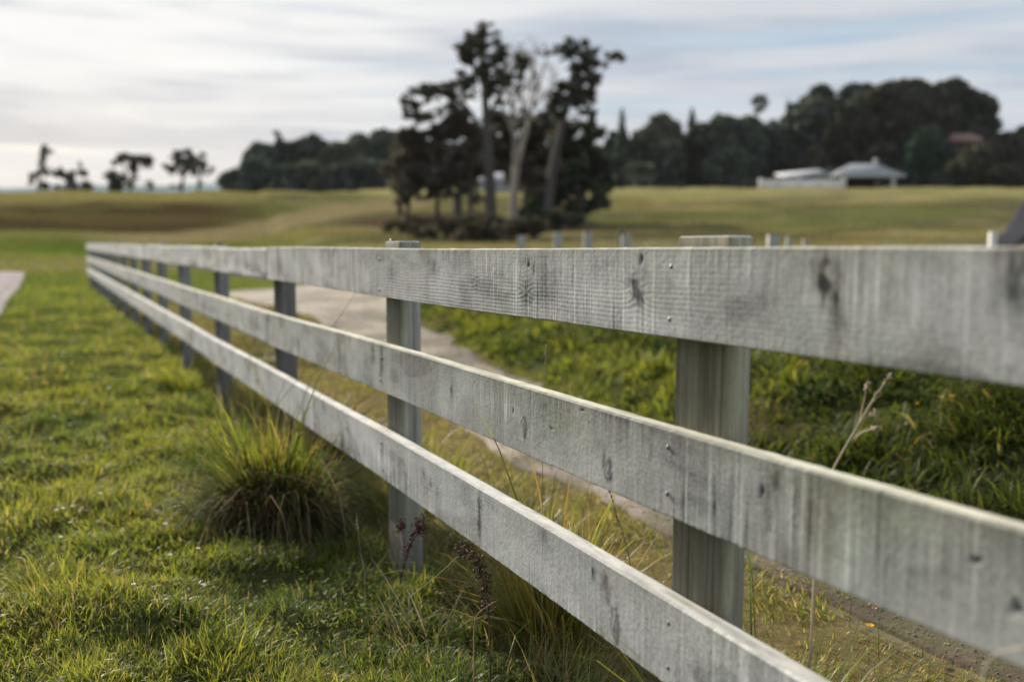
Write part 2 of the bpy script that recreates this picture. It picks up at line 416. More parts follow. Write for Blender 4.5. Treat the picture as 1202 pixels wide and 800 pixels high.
# rough verge beyond the fence, and sparse grass on the track
X, Y, r = polar(330000, 1.1, 30, -40, 52)
p, s = fcoord(X, Y); q = bank_q(X, Y); tm = track_mask(X, Y)
cl = fbm(X * 3.5, Y * 3.5, 91, 3); hump = sst(.45, .7, fbm(X * 1.3 + 7, Y * 1.3, 92, 2))
keep = (p > .08) & (q < .12) & (RNG.random(len(X)) < (.5 + .8 * sst(.33, .6, cl)) * (1 - tm * np.where(Y < 4.2, .25, .78)))
X, Y, r, p, s, q, cl, hump, tm = [a[keep] for a in (X, Y, r, p, s, q, cl, hump, tm)]
n = len(X); far = np.clip(r / 2.5, 1, 9)
nearf = 1 - sst(.25, .75, p)
L = (.022 + .030 * sst(.3, .7, cl) + (.02 + .07 * hump) * nearf) * RNG.uniform(.5, 1.5, n) * (1 - .4 * tm)
W = .0026 * RNG.uniform(.7, 1.5, n) * far ** .75
head = fbm(X * 2.2, Y * 2.2, 93, 2) * 4 * math.pi + RNG.normal(0, 1, n)
cb = pick(GREEN + STRAW[:1], n); ct = pick(YGREEN + STRAW[:2] + GREEN[:2], n)
st = (RNG.random(n) < .20 + .25 * sst(.4, .65, fbm(X * 1.9, Y * 1.9, 94, 2)))[:, None]
cb = np.where(st, pick(STRAW, n), cb); ct = np.where(st, pick(STRAW, n), ct)
put('verge_grass', X, Y, L, W, np.abs(RNG.normal(.4, .3, n)), np.abs(RNG.normal(.9, .5, n)), head, cb, ct, M_GRASS)

# lush growth on the bank across the track
X, Y, r = polar(340000, 2.6, 30, -30, 54)
q = bank_q(X, Y); cl = fbm(X * 2.6, Y * 2.6, 101, 3); bare = sst(.62, .72, fbm(X * 1.4 + 3, Y * 1.4, 102, 3))
_, tr_ = track_edges(Y)
keep = (q > -.02) & (X > tr_ - .05) & (q < 6) & (RNG.random(len(X)) < (.5 + .6 * sst(.35, .6, cl)) * (1 - .6 * bare))
X, Y, r, q, cl = [a[keep] for a in (X, Y, r, q, cl)]
n = len(X); far = np.clip(r / 4, 1, 6)
L = (.05 + .10 * sst(.3, .7, cl) * sst(-.05, .5, q)) * RNG.uniform(.5, 1.4, n)
W = np.where(RNG.random(n) < .45, .014, .005) * RNG.uniform(.7, 1.4, n) * far ** .7
head = fbm(X * 2.2, Y * 2.2, 103, 2) * 4 * math.pi + RNG.normal(0, 1.1, n)
yl = sst(4.0, 6.5, Y)[:, None] * .8 + .15  # sunlit yellow of the farther bank painted into the blade tips
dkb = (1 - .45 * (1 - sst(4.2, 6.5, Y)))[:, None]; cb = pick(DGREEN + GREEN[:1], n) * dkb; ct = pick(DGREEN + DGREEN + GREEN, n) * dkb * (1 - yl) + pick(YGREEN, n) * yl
st = (RNG.random(n) < .06)[:, None]
ct = np.where(st, pick(STRAW, n), ct)
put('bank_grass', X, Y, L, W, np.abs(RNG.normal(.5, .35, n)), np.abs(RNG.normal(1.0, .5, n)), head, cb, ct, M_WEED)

# broad-leaved weeds in patches on the bank
X, Y, r = polar(60000, 2.8, 16, -20, 52); q = bank_q(X, Y); _, tr_ = track_edges(Y)
keep = (q > .03) & (X > tr_ + .03) & (q < 3) & (RNG.random(len(X)) < sst(.50, .60, fbm(X * 1.7 + 11, Y * 1.7, 121, 3)) * .8)
X, Y, r = X[keep], Y[keep], r[keep]; n = len(X)
dkb = (1 - .4 * (1 - sst(4.2, 6.5, Y)))[:, None]
v, f4, f3, c = blades(np.stack([X, Y, ground_h(X, Y) + RNG.uniform(0, .10, n)], 1), RNG.uniform(0, 6.28, n), RNG.uniform(.05, .13, n), RNG.uniform(.018, .045, n), RNG.uniform(.3, 1.3, n), RNG.uniform(.2, 1.2, n),
                      pick(DGREEN, n) * dkb, pick(DGREEN + GREEN[:2] + [(.10, .13, .06), (.14, .10, .03)], n) * dkb, 4)
tag(mesh_np('bank_weeds', v, [f4, f3], c, M_PAST, smooth=False), kind='stuff')

# longer pasture grass on the slopes
X, Y, r = polar(150000, 14, 120, -36, 36)
p, s = fcoord(X, Y); q = bank_q(X, Y)
cpx = ground_hit(560, 262)
lit_ = np.hypot((X - cpx[0]) / 11, (Y - cpx[1] + 5) / 17)
keep = (RNG.random(len(X)) < sst(.55, 1.1, lit_) + .06) & ((q > .5) & (Y > 23) | (q > 5) | (r > 42)) & (Y > 20) & (track_mask(X, Y) < .3) & (drive_mask(X, Y) < .3)
rdx = np.interp(Y, ry, rx); keep &= ~((X > rdx - .2) & (X < rdx + 3.0) & (Y < ry[-1]))
X, Y, r = X[keep], Y[keep], r[keep]; n = len(X)
gc_ = ground_col(X, Y)
L = .09 * RNG.uniform(.5, 1.6, n) * (r / 40) ** .35; W = .014 * RNG.uniform(.6, 1.5, n) * (r / 25) ** .8
put('pasture_grass', X, Y, L, W, np.abs(RNG.normal(.4, .3, n)), np.abs(RNG.normal(.6, .4, n)), RNG.uniform(0, 6.28, n),
    np.clip(gc_ * RNG.uniform(.6, 1.1, (n, 1)), 0, 1), np.clip(gc_ * RNG.uniform(.7, 1.45, (n, 1)), 0, 1), M_PAST, 2)

# clover-like low leaves and litter beside the fence foot
X, Y, r = polar(60000, 1.5, 9, -35, 45); p, s = fcoord(X, Y)
keep = (p > -.55) & (p < .45) & (RNG.random(len(X)) < .9 * np.exp(-((p + .08) / .26) ** 2) * (.2 + sst(.4, .6, fbm(X * 4, Y * 4, 111, 2))))
X, Y, r = X[keep], Y[keep], r[keep]; n = len(X)
L = RNG.uniform(.008, .02, n) * (r / 2.5) ** .3
v, f4, f3, c = blades(np.stack([X, Y, ground_h(X, Y) + RNG.uniform(.005, .07, n)], 1), RNG.uniform(0, 6.28, n), L, L * .7, RNG.uniform(.8, 1.5, n), RNG.uniform(-.2, .5, n),
                      pick(DGREEN + GREEN, n), pick(DGREEN + GREEN + [(.12, .14, .07)], n), 3)
tag(mesh_np('low_weeds', v, [f4, f3], c, M_WEED, smooth=False), kind='stuff')

# loose stones on the track
def stones():
    n = 2600
    Y = np.exp(RNG.uniform(math.log(2), math.log(20), n)); l, r_ = track_edges(Y)
    X = l + (r_ - l) * RNG.random(n); r_ok = np.ones(n, bool)
    sz = RNG.uniform(.003, .010, n) * (1 + .05 * Y) * (.55 + .45 * sst(3, 6, Y))
    ico = np.array([(0, 0, 1), (.9, 0, .1), (.2, .85, -.1), (-.8, .4, .1), (-.6, -.7, 0), (.4, -.85, .1), (0, 0, -.6)])
    fc = np.array([(0, 1, 2), (0, 2, 3), (0, 3, 4), (0, 4, 5), (0, 5, 1), (6, 2, 1), (6, 3, 2), (6, 4, 3), (6, 5, 4), (6, 1, 5)])
    th = RNG.uniform(0, 6.28, n); cs, sn = np.cos(th), np.sin(th)
    V = ico[None] * RNG.uniform(.7, 1.3, (n, 7, 1)) * np.array([1, .8, .6])
    vx = V[:, :, 0] * cs[:, None] - V[:, :, 1] * sn[:, None]; vy = V[:, :, 0] * sn[:, None] + V[:, :, 1] * cs[:, None]
    V = np.stack([vx, vy, V[:, :, 2]], 2) * sz[:, None, None] + np.stack([X, Y, ground_h(X, Y) + .012 + sz * .2], 1)[:, None, :]
    C = np.repeat(pick([(.34, .31, .28), (.25, .22, .19), (.42, .39, .35), (.2, .17, .14)], n), 7, 0)
    tag(mesh_np('track_stones', V.reshape(-1, 3), [(fc[None] + (np.arange(n) * 7)[:, None, None]).reshape(-1, 3)], C, M_GRAVEL, smooth=False), kind='stuff')
stones()

# ================================================================== FENCE
def s_at(px, p):
    d = ray(px, 420); t = (FDIST + p) / (d @ FN); return float((d * t) @ FD)
RAIL_T = .042
S_END = s_at(106, 0)
def rise(s): return .0042 * np.maximum(np.asarray(s, float) - 5.5, 0) - .0012 * (np.asarray(s, float) < -9)
TOPZ = CAMH - .002
POST_W = .165
ps = [s_at(px, RAIL_T) - POST_W / 2 for px in (795, 453.5, 321, 253, 212)]
ps[0] += .022; ps[1] += .015
while ps[-1] + 1.66 < S_END - .2: ps.append(ps[-1] + 1.66)
ps.append(S_END - POST_W / 2 - .01)
near = [ps[0] - 1.60 * k for k in (3, 2, 1)]
posts = near + ps                              # index of ps[k] is k+3
fence = empty('timber_fence', fence_pt(0, 0, 0), 'weathered grey three-rail timber fence running from the right foreground far down the lawn', 'fence')
fence.rotation_euler = (0, 0, math.pi / 2 + FANG)

# marks on the boards, measured on the photograph: (px, py, half length, half height, strength, kind)
KN = {'top': [(621, 309, .006, .008, 1.0, 'hole'), (626, 314, .004, .014, .7, 'knot'), (618, 342, .010, .02, .45, 'knot'), (753, 306, .008, .010, 1.0, 'hole'), (745, 338, .012, .020, .9, 'knot'), (751, 350, .010, .012, .9, 'knot'),
              (738, 331, .02, .006, .6, 'stain'), (963, 318, .016, .022, .8, 'brown'), (967, 335, .010, .026, 1.0, 'knot'), (980, 352, .012, .034, .8, 'brown'), (985, 385, .010, .045, .7, 'brown'), (985, 330, .007, .025, .6, 'brown'), (1045, 335, .012, .03, .4, 'brown'), (1192, 325, .02, .04, .8, 'knot'),
              (460, 318, .03, .028, .65, 'knot'), (508, 312, .035, .025, .6, 'knot'), (503, 335, .02, .05, .4, 'stain'), (787, 330, .008, .012, .5, 'brown'), (1115, 430, .06, .03, .4, 'brown'), (560, 330, .004, .02, .3, 'knot'),
              (430, 310, .03, .02, .4, 'stain'), (327, 312, .05, .05, .9, 'stain'), (300, 305, .05, .03, .5, 'stain'), (278, 308, .06, .04, .5, 'stain'), (240, 300, .1, .05, .5, 'stain'), (640, 300, .02, .006, .4, 'stain')],
      'mid': [(447, 425, .018, .045, .9, 'knot'), (437, 412, .02, .02, .7, 'knot'), (396, 402, .03, .05, .7, 'stain'), (530, 460, .010, .018, .9, 'knot'), (615, 502, .011, .020, 1.0, 'ring'), (602, 480, .005, .008, .7, 'hole'), (714, 552, .011, .018, 1.0, 'ring'), (708, 540, .005, .016, .8, 'knot'), (703, 520, .02, .010, .5, 'stain'),
              (647, 502, .012, .003, .7, 'hole'), (683, 480, .015, .003, .6, 'hole'), (903, 590, .014, .05, .75, 'brown'), (912, 560, .012, .02, .8, 'brown'), (895, 575, .008, .010, .8, 'hole'), (962, 612, .030, .05, .7, 'rust'), (940, 590, .02, .03, .5, 'brown'), (1000, 580, .12, .02, .35, 'algae'), (930, 650, .025, .02, .4, 'brown'),
              (1146, 657, .010, .005, 1.0, 'hole'), (1196, 713, .012, .012, 1.0, 'hole'), (1050, 600, .10, .05, .30, 'algae'), (660, 490, .08, .03, .5, 'algae'), (640, 500, .03, .04, .4, 'teal'), (1010, 655, .09, .05, .35, 'teal'), (840, 600, .05, .04, .30, 'teal'), (1190, 640, .05, .05, .4, 'brown'), (945, 575, .007, .03, -.5, 'pale'), (978, 590, .006, .03, -.4, 'pale'), (1165, 630, .02, .06, -.4, 'pale'), (313, 380, .05, .05, .5, 'stain')],
      'bot': [(505, 566, .012, .012, .7, 'knot'), (513, 578, .008, .012, .6, 'knot'), (563, 592, .013, .03, .85, 'knot'), (562, 618, .012, .035, .8, 'knot'), (497, 556, .010, .012, .7, 'knot'), (710, 683, .016, .016, .9, 'brown'), (696, 673, .006, .012, .9, 'knot'), (714, 705, .014, .02, .7, 'brown'), (722, 733, .014, .03, .9, 'ring'), (448, 528, .010, .02, .5, 'knot'), (402, 522, .03, .04, .9, 'knot'), (356, 490, .03, .04, .8, 'knot'), (312, 460, .06, .06, .45, 'teal'), (640, 640, .02, .03, .35, 'stain')]}
SAP = {'top': (.55, .2), 'mid': (.62, .35), 'bot': (.50, .3)}
def tilt(row, s):
    return -.0165 * np.clip(3.0 - np.asarray(s, float), 0, 3.5) if row == 'bot' else 0 * np.asarray(s, float)
def board(row, s0, s1, seed, fine):
    ztop = {'top': 0, 'mid': -.303, 'bot': -.576}[row]; H = .15
    if fine:
        us = []
        u = s0
        while u < s1:
            us.append(u); rng = max(u, .6)
            u += .0022 if .4 < u < 2.6 else (.006 if 2.6 <= u < 4.9 else .03)
        us = np.array(us + [s1])
    else: us = np.linspace(s0, s1, max(int((s1 - s0) / (.012 if s0 < 9 else .03)), 20))
    nv = 64 if fine else 20
    vv = np.linspace(0, 1, nv)
    U, Vv = np.meshgrid(us, vv, indexing='ij')
    h = Vv * H
    marks = []
    for (px, py, a, b, k, kind) in KN[row]:
        s, z = on_fence(px, py); z = z - float(rise(s)) - float(tilt(row, s))
        if s0 - .1 < s < s1 + .1: marks.append((s, z - (TOPZ + ztop - H), a, b, k, kind))
    rs = np.random.default_rng(seed)
    if s0 > 4: 
        for _ in range(int((s1 - s0) * 2.2)):
            marks.append((rs.uniform(s0, s1), rs.uniform(.02, .13), rs.uniform(.01, .05), rs.uniform(.01, .04), rs.uniform(.4, .9), rs.choice(['knot', 'stain', 'brown'])))
        for _ in range(int((s1 - s0) * 1.0)):
            marks.append((rs.uniform(s0, s1), rs.uniform(.05, .1), rs.uniform(.1, .3), .12, rs.uniform(-.25, .3), 'stain'))
    # grain height warped round the knots
    g = h + .020 * (fbm(U * .9, h * 3 + seed, seed, 3) - .5) + .006 * (fbm(U * 6, h * 12, seed + 1, 3) - .5)
    dark = np.zeros_like(U); rust = np.zeros_like(U); alg = np.zeros_like(U); teal = np.zeros_like(U); disp = np.zeros_like(U)
    wob = fbm(U * 70, h * 70, seed + 2, 3) - .5; wob2 = fbm(U * 60 + 9, h * 60, seed + 3, 3) - .5
    for (mu, mh, a, b, k, kind) in marks:
        du = (U - mu) / a + wob * 1.3; dh = (h - mh) / b + wob2 * 1.3
        d2 = du * du + dh * dh; e = np.exp(-d2 * .8)
        if kind in ('knot', 'hole', 'ring'):
            g = g + .012 * np.sign(h - mh + 1e-6) * np.exp(-(((U - mu) / (a * 2.6)) ** 2)) * np.exp(-np.abs(h - mh) / .022) * min(1, a / .008)
        if kind == 'knot': dark += k * .85 * e * (.55 + .9 * fbm(U * 130, h * 60, seed + 5, 3)); disp += .0006 * k * np.exp(-d2)
        elif kind == 'hole': dark += k * .85 * np.exp(-d2 * 1.6); disp -= .003 * k * np.exp(-d2 * 2)
        elif kind == 'ring':
            d = np.sqrt(d2); dark += k * (.55 * np.exp(-((d - 1) / .28) ** 2) + .45 * np.exp(-d2 * 5) + .22 * np.exp(-d2 * .6)); disp += .001 * np.exp(-d2 * 1.2)
        elif kind == 'stain': dark += k * .55 * e
        elif kind == 'pale': dark += k * .4 * e
        elif kind == 'brown': rust += k * .45 * e; dark += k * .60 * e * (.5 + 1.0 * fbm(U * 90, h * 60, seed + 6, 3))
        elif kind == 'rust': rust += k * .9 * e; dark += k * .3 * e
        elif kind == 'algae': alg += k * e; dark += .22 * k * e
        elif kind == 'teal': teal += k * e
    saw = .45 * vn(U / .0065, h * 9, seed + 7) + .35 * vn(U / .016, h * 5, seed + 8) + .2 * vn(U / .0032, h * 22, seed + 9) - .5
    sawb = fbm(U / .05, h * 3, seed + 10, 2) - .5
    band = sst(SAP[row][1] - .25, SAP[row][1] + .25, fbm(U * 1.3, h * 9, seed + 11, 3))
    bright = (.9 * np.clip(vn(U / .011, h * 4, seed + 12) - .78, 0, 1) * 3.0)
    grain = np.sin(g / .0085 * 2 * math.pi + 2 * fbm(U * 2, h * 20, seed + 13, 2)) * .5
    gmask = ((.35 + 1.0 * sst(.75, .25, Vv)) if row == 'top' else .5) * (.4 + 1.2 * sst(.4, .65, fbm(U * 1.1, h * 7, seed + 36, 2)))
    lines = sst(.70, .92, vn(U / .0048, h * 2.5, seed + 30)) * (.3 + fbm(U * 6, h * 10, seed + 31, 2)); dlines = sst(.74, .93, vn(U / .0055, h * 4, seed + 32)) * (.2 + fbm(U * 5, h * 12, seed + 33, 2))
    rough = fbm(U / .006, h / .004, seed + 14, 3) - .5
    smask = .25 + 1.3 * sst(.36, .62, fbm(U * 1.7, h * 6, seed + 34, 3))
    blot = fbm(U * 7, h * 16, seed + 35, 4)
    tone = 1 + .46 * saw * smask + .24 * sawb + .14 * bright + .42 * lines * smask - .42 * dlines * smask + .24 * grain * gmask + .40 * rough + .50 * (fbm(U * 2.2, h * 6, seed + 15, 4) - .5) - .30 * sst(.56, .74, blot) + .16 * sst(.46, .3, blot)
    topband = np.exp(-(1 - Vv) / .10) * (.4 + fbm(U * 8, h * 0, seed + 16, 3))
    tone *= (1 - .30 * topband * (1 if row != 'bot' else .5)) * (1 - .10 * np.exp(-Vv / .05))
    tone = tone * np.clip(1 - dark, .08, 1.5)
    base = np.array({'top': (.435, .425, .415), 'mid': (.375, .372, .352), 'bot': (.445, .44, .43)}[row])
    C = base[None, None, :] * tone[..., None]
    C = C * (1 + (np.array((1.03, .93, .80)) - 1) * np.clip(rust, 0, 1)[..., None])
    greenish = np.clip(alg + .40 * topband * (row != 'bot') + .15 * (sst(.52, .72, fbm(U * 3, h * 6, seed + 17, 3))), 0, 1)
    C = C * (1 + (np.array((.92, .97, .74)) - 1) * greenish[..., None])
    C = C * (1 + (np.array((.84, 1.0, .97)) - 1) * np.clip(teal * .8 + .2 * sst(.55, .75, fbm(U * 4, h * 9, seed + 18, 3)), 0, 1)[..., None])
    disp = disp + .00035 * saw * (.5 + band) + .0006 * rough * band + .0003 * grain * gmask
    yfront = disp                                            # local y = towards the camera side
    zz = TOPZ + ztop - H + h
    # worn arrises
    edge_w = .004 + .003 * vn(us * 9, us * 0, seed + 19)
    yfront[:, -1] -= edge_w; yfront[:, 0] -= .003
    sag = .004 * np.sin(us * 1.9 + seed) * .6
    sag = sag + tilt(row, us)
    zz = zz + (rise(us) + sag)[:, None]
    wav = .003 * (fbm(us * .8, us * 0, seed + 20, 2) - .5)
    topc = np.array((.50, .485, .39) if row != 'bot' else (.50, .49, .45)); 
    nst = len(us); rings = []; cols = []
    tn = lambda k: (fbm(us * 25, us * 0 + k, seed + 21 + k, 3) - .5)
    for i_ in range(nv):
        rings.append(np.stack([us, yfront[:, i_] + wav, zz[:, i_]], 1)); cols.append(C[:, i_])
    zt = TOPZ + ztop + rise(us) + sag; zb = zt - H
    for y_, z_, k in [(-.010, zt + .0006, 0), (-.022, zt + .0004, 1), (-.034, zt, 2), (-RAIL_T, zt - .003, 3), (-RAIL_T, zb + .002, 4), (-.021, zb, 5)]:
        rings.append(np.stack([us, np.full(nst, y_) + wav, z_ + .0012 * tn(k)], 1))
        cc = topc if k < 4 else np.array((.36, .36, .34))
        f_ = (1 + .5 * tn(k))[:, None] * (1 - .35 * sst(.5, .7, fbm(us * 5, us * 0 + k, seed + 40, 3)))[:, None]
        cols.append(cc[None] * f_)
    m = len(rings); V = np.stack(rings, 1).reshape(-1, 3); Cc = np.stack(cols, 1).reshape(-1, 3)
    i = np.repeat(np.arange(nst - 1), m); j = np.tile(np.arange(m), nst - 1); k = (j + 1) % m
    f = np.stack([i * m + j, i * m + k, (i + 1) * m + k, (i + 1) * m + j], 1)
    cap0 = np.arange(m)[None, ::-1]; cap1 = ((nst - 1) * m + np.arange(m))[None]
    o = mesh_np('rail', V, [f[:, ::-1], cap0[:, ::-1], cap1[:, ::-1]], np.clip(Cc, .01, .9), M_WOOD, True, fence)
    try: o.data.set_sharp_from_angle(angle=math.radians(50))
    except Exception: pass
    return o
def nail(rail, s, row, dz):
    ztop = {'top': 0, 'mid': -.303, 'bot': -.576}[row]
    z = TOPZ + ztop - dz + float(rise(s)) + float(tilt(row, s))
    mb = MB(); a = np.linspace(0, 2 * math.pi, 12, endpoint=False)
    for rad, c in ((.0044, (.13, .14, .16)), (.0018, (.05, .05, .055))):
        off = .0013 if rad > .003 else .0017
        ring = np.stack([s + rad * np.cos(a), np.full(12, off), z + rad * np.sin(a)], 1)
        back = ring.copy(); back[:, 1] -= .006
        v = np.concatenate([ring, back, [[s, off + .0004, z]]]); j = np.arange(12); k = (j + 1) % 12
        mb.add(v, np.stack([j, k, 12 + k, 12 + j], 1), np.stack([np.full(12, 24), k, j], 1), c)
    mb.build('nail', M_NAIL, rail)
def idx(k): return posts[k + 3]
joints = {'top': [-3, 2, 5, 8, 11], 'mid': [-3, 2, 5, 8, 11], 'bot': [-3, 3, 6, 9, 12]}
NAILS = {'top': (.030, .118), 'mid': (.032, .112), 'bot': (.036, .115)}
sd = 100
last = len(ps) - 1
for row in ('top', 'mid', 'bot'):
    js = [k for k in joints[row] if k < last] + [last]
    for a, b in zip(js[:-1], js[1:]):
        s0 = idx(a) + .0012 if a != -3 else idx(a) - .08
        s1 = idx(b) - .0012 if b != last else S_END
        sd += 57
        rl = board(row, s0, s1, sd, a == -3)
        for k in range(max(a, -1), min(b, 6) + 1):
            for dz in NAILS[row]:
                sn = idx(k) + (-.028 if k == b else (.028 if k == a else RNG.normal(0, .008)))
                if k == 0: sn = {'top': s_at(786, 0), 'mid': s_at(786, 0), 'bot': s_at(790, 0)}[row] + RNG.normal(0, .001)
                if s0 < sn < s1: nail(rl, sn, row, dz + (RNG.normal(0, .004) if k else 0))
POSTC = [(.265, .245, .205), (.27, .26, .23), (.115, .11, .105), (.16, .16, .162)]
for k, s in enumerate(posts):
    kk = k - 3
    wd = POST_W * (.99 if kk == 0 else RNG.uniform(.94, 1.04)); dep = .078 * RNG.uniform(.92, 1.05)
    top = TOPZ + float(rise(s)) + (.017 if kk in (0, 1) else RNG.uniform(.006, .02)); bot = -.35
    if kk == 2: top = TOPZ - .012; wd = .115; dep = .085
    if kk == 3: top = TOPZ + float(rise(s)) + .008
    nf, nb = 48, 26; fine = 0 <= kk <= 3
    zs = np.linspace(bot, top, 90 if fine else 24)
    xf = np.linspace(wd / 2 - .015, -wd / 2 + .010, nf); th = np.linspace(math.radians(186), math.radians(354), nb)
    prof = np.concatenate([np.stack([xf, np.zeros(nf)], 1), np.stack([wd / 2 * np.cos(th), dep * np.sin(th) - .008], 1)])
    m = len(prof)
    jx = np.arange(m)
    V = []; C = []
    lean = np.array([RNG.normal(0, .006), RNG.normal(0, .003)])
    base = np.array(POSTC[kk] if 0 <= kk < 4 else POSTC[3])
    for z in zs:
        rad = 1 + .012 * (vn(jx * .7, z * 3 + 0 * jx, 300 + k) - .5)
        x = prof[:, 0] * rad + lean[0] * (z - .5); y = prof[:, 1] * rad - RAIL_T - .0012 + lean[1] * 0
        V.append(np.stack([x + s, y, np.full(m, z)], 1))
        jq = np.cumsum(np.r_[0, np.hypot(np.diff(prof[:, 0]), np.diff(prof[:, 1]))]) / .011
        t = 1 + .40 * (vn(jq * .9, z * 1.4 + 0 * jx, 400 + k) - .5) + .5 * (fbm(jq * .25, z * 5 + 0 * jx, 410 + k, 3) - .5) + .45 * (vn(jq * 2.6, z * 3 + 0 * jx, 415 + k) - .5)
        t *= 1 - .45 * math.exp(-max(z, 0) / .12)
        gm = sst(.35, .65, fbm(jx * .2, z * 3 + 0 * jx, 420 + k, 3))[:, None]
        cc = base * t[:, None] * (1 + (np.array((.96, 1.0, .88)) - 1) * gm)
        if kk == 0:  # end-knot low on the flat face
            xw = prof[:, 0]; e = np.exp(-((xw + .045) / .022) ** 2 - ((z - .32) / .05) ** 2) * (prof[:, 1] > -.01); cc *= (1 - .55 * e)[:, None]
            
            for (cx_, cw_, z0_, z1_) in ((.012, .003, -1, .64), (-.03, .0028, .3, .78), (.045, .0025, .05, .55), (-.058, .003, -1, .9)):
                crack = np.exp(-((xw - cx_ + .006 * math.sin(z * 9 + cx_ * 90)) / cw_) ** 2) * (prof[:, 1] > -.01) * (z0_ < z < z1_) * .42; cc *= (1 - crack)[:, None]
        bk = np.clip((-(prof[:, 1]) - .004) / .006, 0, 1)[:, None]; cc = cc * (np.array((.78, .77, .73)) + (np.array((1.55, 1.60, 1.70)) - np.array((.78, .77, .73))) * bk)  # painted light: flat face darkened as shaded by rails, back lightened as sky-lit
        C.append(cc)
    # slightly dished, sawn top with a pale rim
    V.append(np.stack([prof[:, 0] * .93 + s + lean[0] * (top - .5), (prof[:, 1] + .03) * .9 - .03 - RAIL_T, np.full(m, top + .0035)], 1)); C.append(np.tile((.55, .54, .49), (m, 1)))
    V.append(np.stack([prof[:, 0] * .4 + s + lean[0] * (top - .5), (prof[:, 1] + .03) * .4 - .03 - RAIL_T, np.full(m, top + .002)], 1)); C.append(np.tile((.40, .39, .36), (m, 1)))
    nst = len(V); V = np.concatenate(V); C = np.concatenate(C)
    i = np.repeat(np.arange(nst - 1), m); j = np.tile(np.arange(m), nst - 1); q_ = (j + 1) % m
    f = np.stack([i * m + j, i * m + q_, (i + 1) * m + q_, (i + 1) * m + j], 1)
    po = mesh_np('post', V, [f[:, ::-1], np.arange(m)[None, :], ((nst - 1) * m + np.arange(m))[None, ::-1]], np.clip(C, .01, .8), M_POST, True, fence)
    try: po.data.set_sharp_from_angle(angle=math.radians(40))
    except Exception: pass
    if kk in (1, 3):
        mb = MB(); z0 = top - .010
        sx = s + wd / 2 + (.022 if kk == 1 else -.03)
        mb.tube([(s + wd / 2 - .01, -.08, z0 - .01), (sx, -.08, z0 - .006), (sx, -.078, z0 + .012)], [.006, .008, .011], 10, (.02, .02, .025))
        mb.tube([(sx, -.078, z0 + .010), (sx, -.078, z0 + (.02 if kk == 1 else .035))], [.010, .006], 10, (.02, .02, .025))
        mb.build('insulator', M_PLASTIC, po)

# ================================================================== PLANTS BY THE FENCE
def clump(name, label, cat, x, y, n, rad, L, W, lean, curl, palb, palt, group=None, mat=None, nseg=4, dz=0, lvar=.3, parts=None):
    root = empty(name, (x, y, gh(x, y)), label, cat, group)
    def leafset(pname, n, rad, L, W, lean, curl, palb, palt, mat, zoff=0, head=None, lvar=lvar):
        a = RNG.uniform(0, 6.283, n); r = rad * np.sqrt(RNG.random(n))
        bx, by = r * np.cos(a), r * np.sin(a)
        hd = a + RNG.normal(0, .7, n) if head is None else head + RNG.normal(0, .7, n)
        rel = r / max(rad, 1e-6)
        bz = ground_h(x + bx, y + by) - gh(x, y) - .01 + zoff
        v, f4, f3, c = blades(np.stack([bx, by, bz], 1), hd, L * np.exp(RNG.normal(0, lvar, n)), W * RNG.uniform(.6, 1.4, n),
                              np.abs(RNG.normal(lean, .22, n)) * (.4 + .8 * rel), np.abs(RNG.normal(curl, .45, n)) * (.4 + .8 * rel), pick(palb, n), pick(palt, n), nseg)
        return mesh_np(pname, v, [f4, f3], c, mat, False, root)
    leafset('blades', n, rad, L, W, lean, curl, palb, palt, mat or M_GRASS)
    for a in (parts or []): leafset(*a)
    return root
def G(px, py): 
    g = ground_hit(px, py); return g[0], g[1]
DEAD = [(.11, .08, .05), (.15, .11, .07), (.075, .055, .035), (.22, .17, .11)]
x, y = G(318, 640)
y += .2; x -= .03
clump('grass_tussock', 'large shaggy tussock with bright upright tips and brown thatch beside the fence', 'grass tussock', x, y, 600, .15, .20, .006, .4, 1.2,
      DGREEN + DEAD[:1], GREEN + DGREEN, mat=M_WEED, lvar=.45, parts=[
    ('drooping_blades', 1500, .17, .27, .006, .45, 1.9, DGREEN + DEAD[:2], DGREEN + GREEN + DEAD[:1], M_WEED, 0, None, .5),
    ('dead_thatch', 2200, .15, .27, .006, .35, 2.3, DEAD, DEAD + STRAW[1:2], M_WEED, 0, -1.3, .45),
    ('outer_blades', 1500, .33, .10, .005, .5, 1.2, DGREEN, GREEN + DGREEN, M_GRASS, 0, None, .45),
    ('upright_tips', 520, .085, .36, .008, .10, .22, GREEN, YGREEN + GREEN, M_GRASS, 0, None, .16),
    ('leaning_blades', 420, .15, .27, .006, .4, 1.1, GREEN, YGREEN + GREEN + STRAW[:1], M_GRASS, 0, 2.6, .45)])
x, y = G(225, 462)
clump('grass_tussock', 'small bright tussock at the foot of a distant fence post with a white dead leaf', 'grass tussock', x - .05, y, 500, .13, .17, .006, .4, 1.0, GREEN, YGREEN)
def fp(s, p): 
    q = fence_pt(s, p, 0); return q[0], q[1]
x, y = fp(s_at(652, .26), .26)
clump('grass_clump', 'long orange-tipped grass clump behind the bottom rail midway between the two nearest posts', 'grass clump', x, y, 420, .12, .29, .006, .3, .7, GREEN + [(.2, .13, .05)], YGREEN + [(.36, .2, .08), (.42, .3, .16), (.3, .16, .06)])
x, y = fp(s_at(905, .20), .20)
clump('grass_clump', 'arching green and straw grass clump just right of the nearest post', 'grass clump', x, y, 620, .12, .30, .0045, .45, 1.2, GREEN + DGREEN, YGREEN + GREEN + STRAW[:2])
x, y = fp(s_at(590, -.24), -.24)
clump('grass_clump', 'broad bright green grass blades in front of the bottom rail in the foreground', 'grass clump', x, y, 190, .10, .17, .0075, .35, .6, GREEN, YGREEN[:2] + GREEN, lvar=.15)
x, y = fp(s_at(690, -.20), -.20)
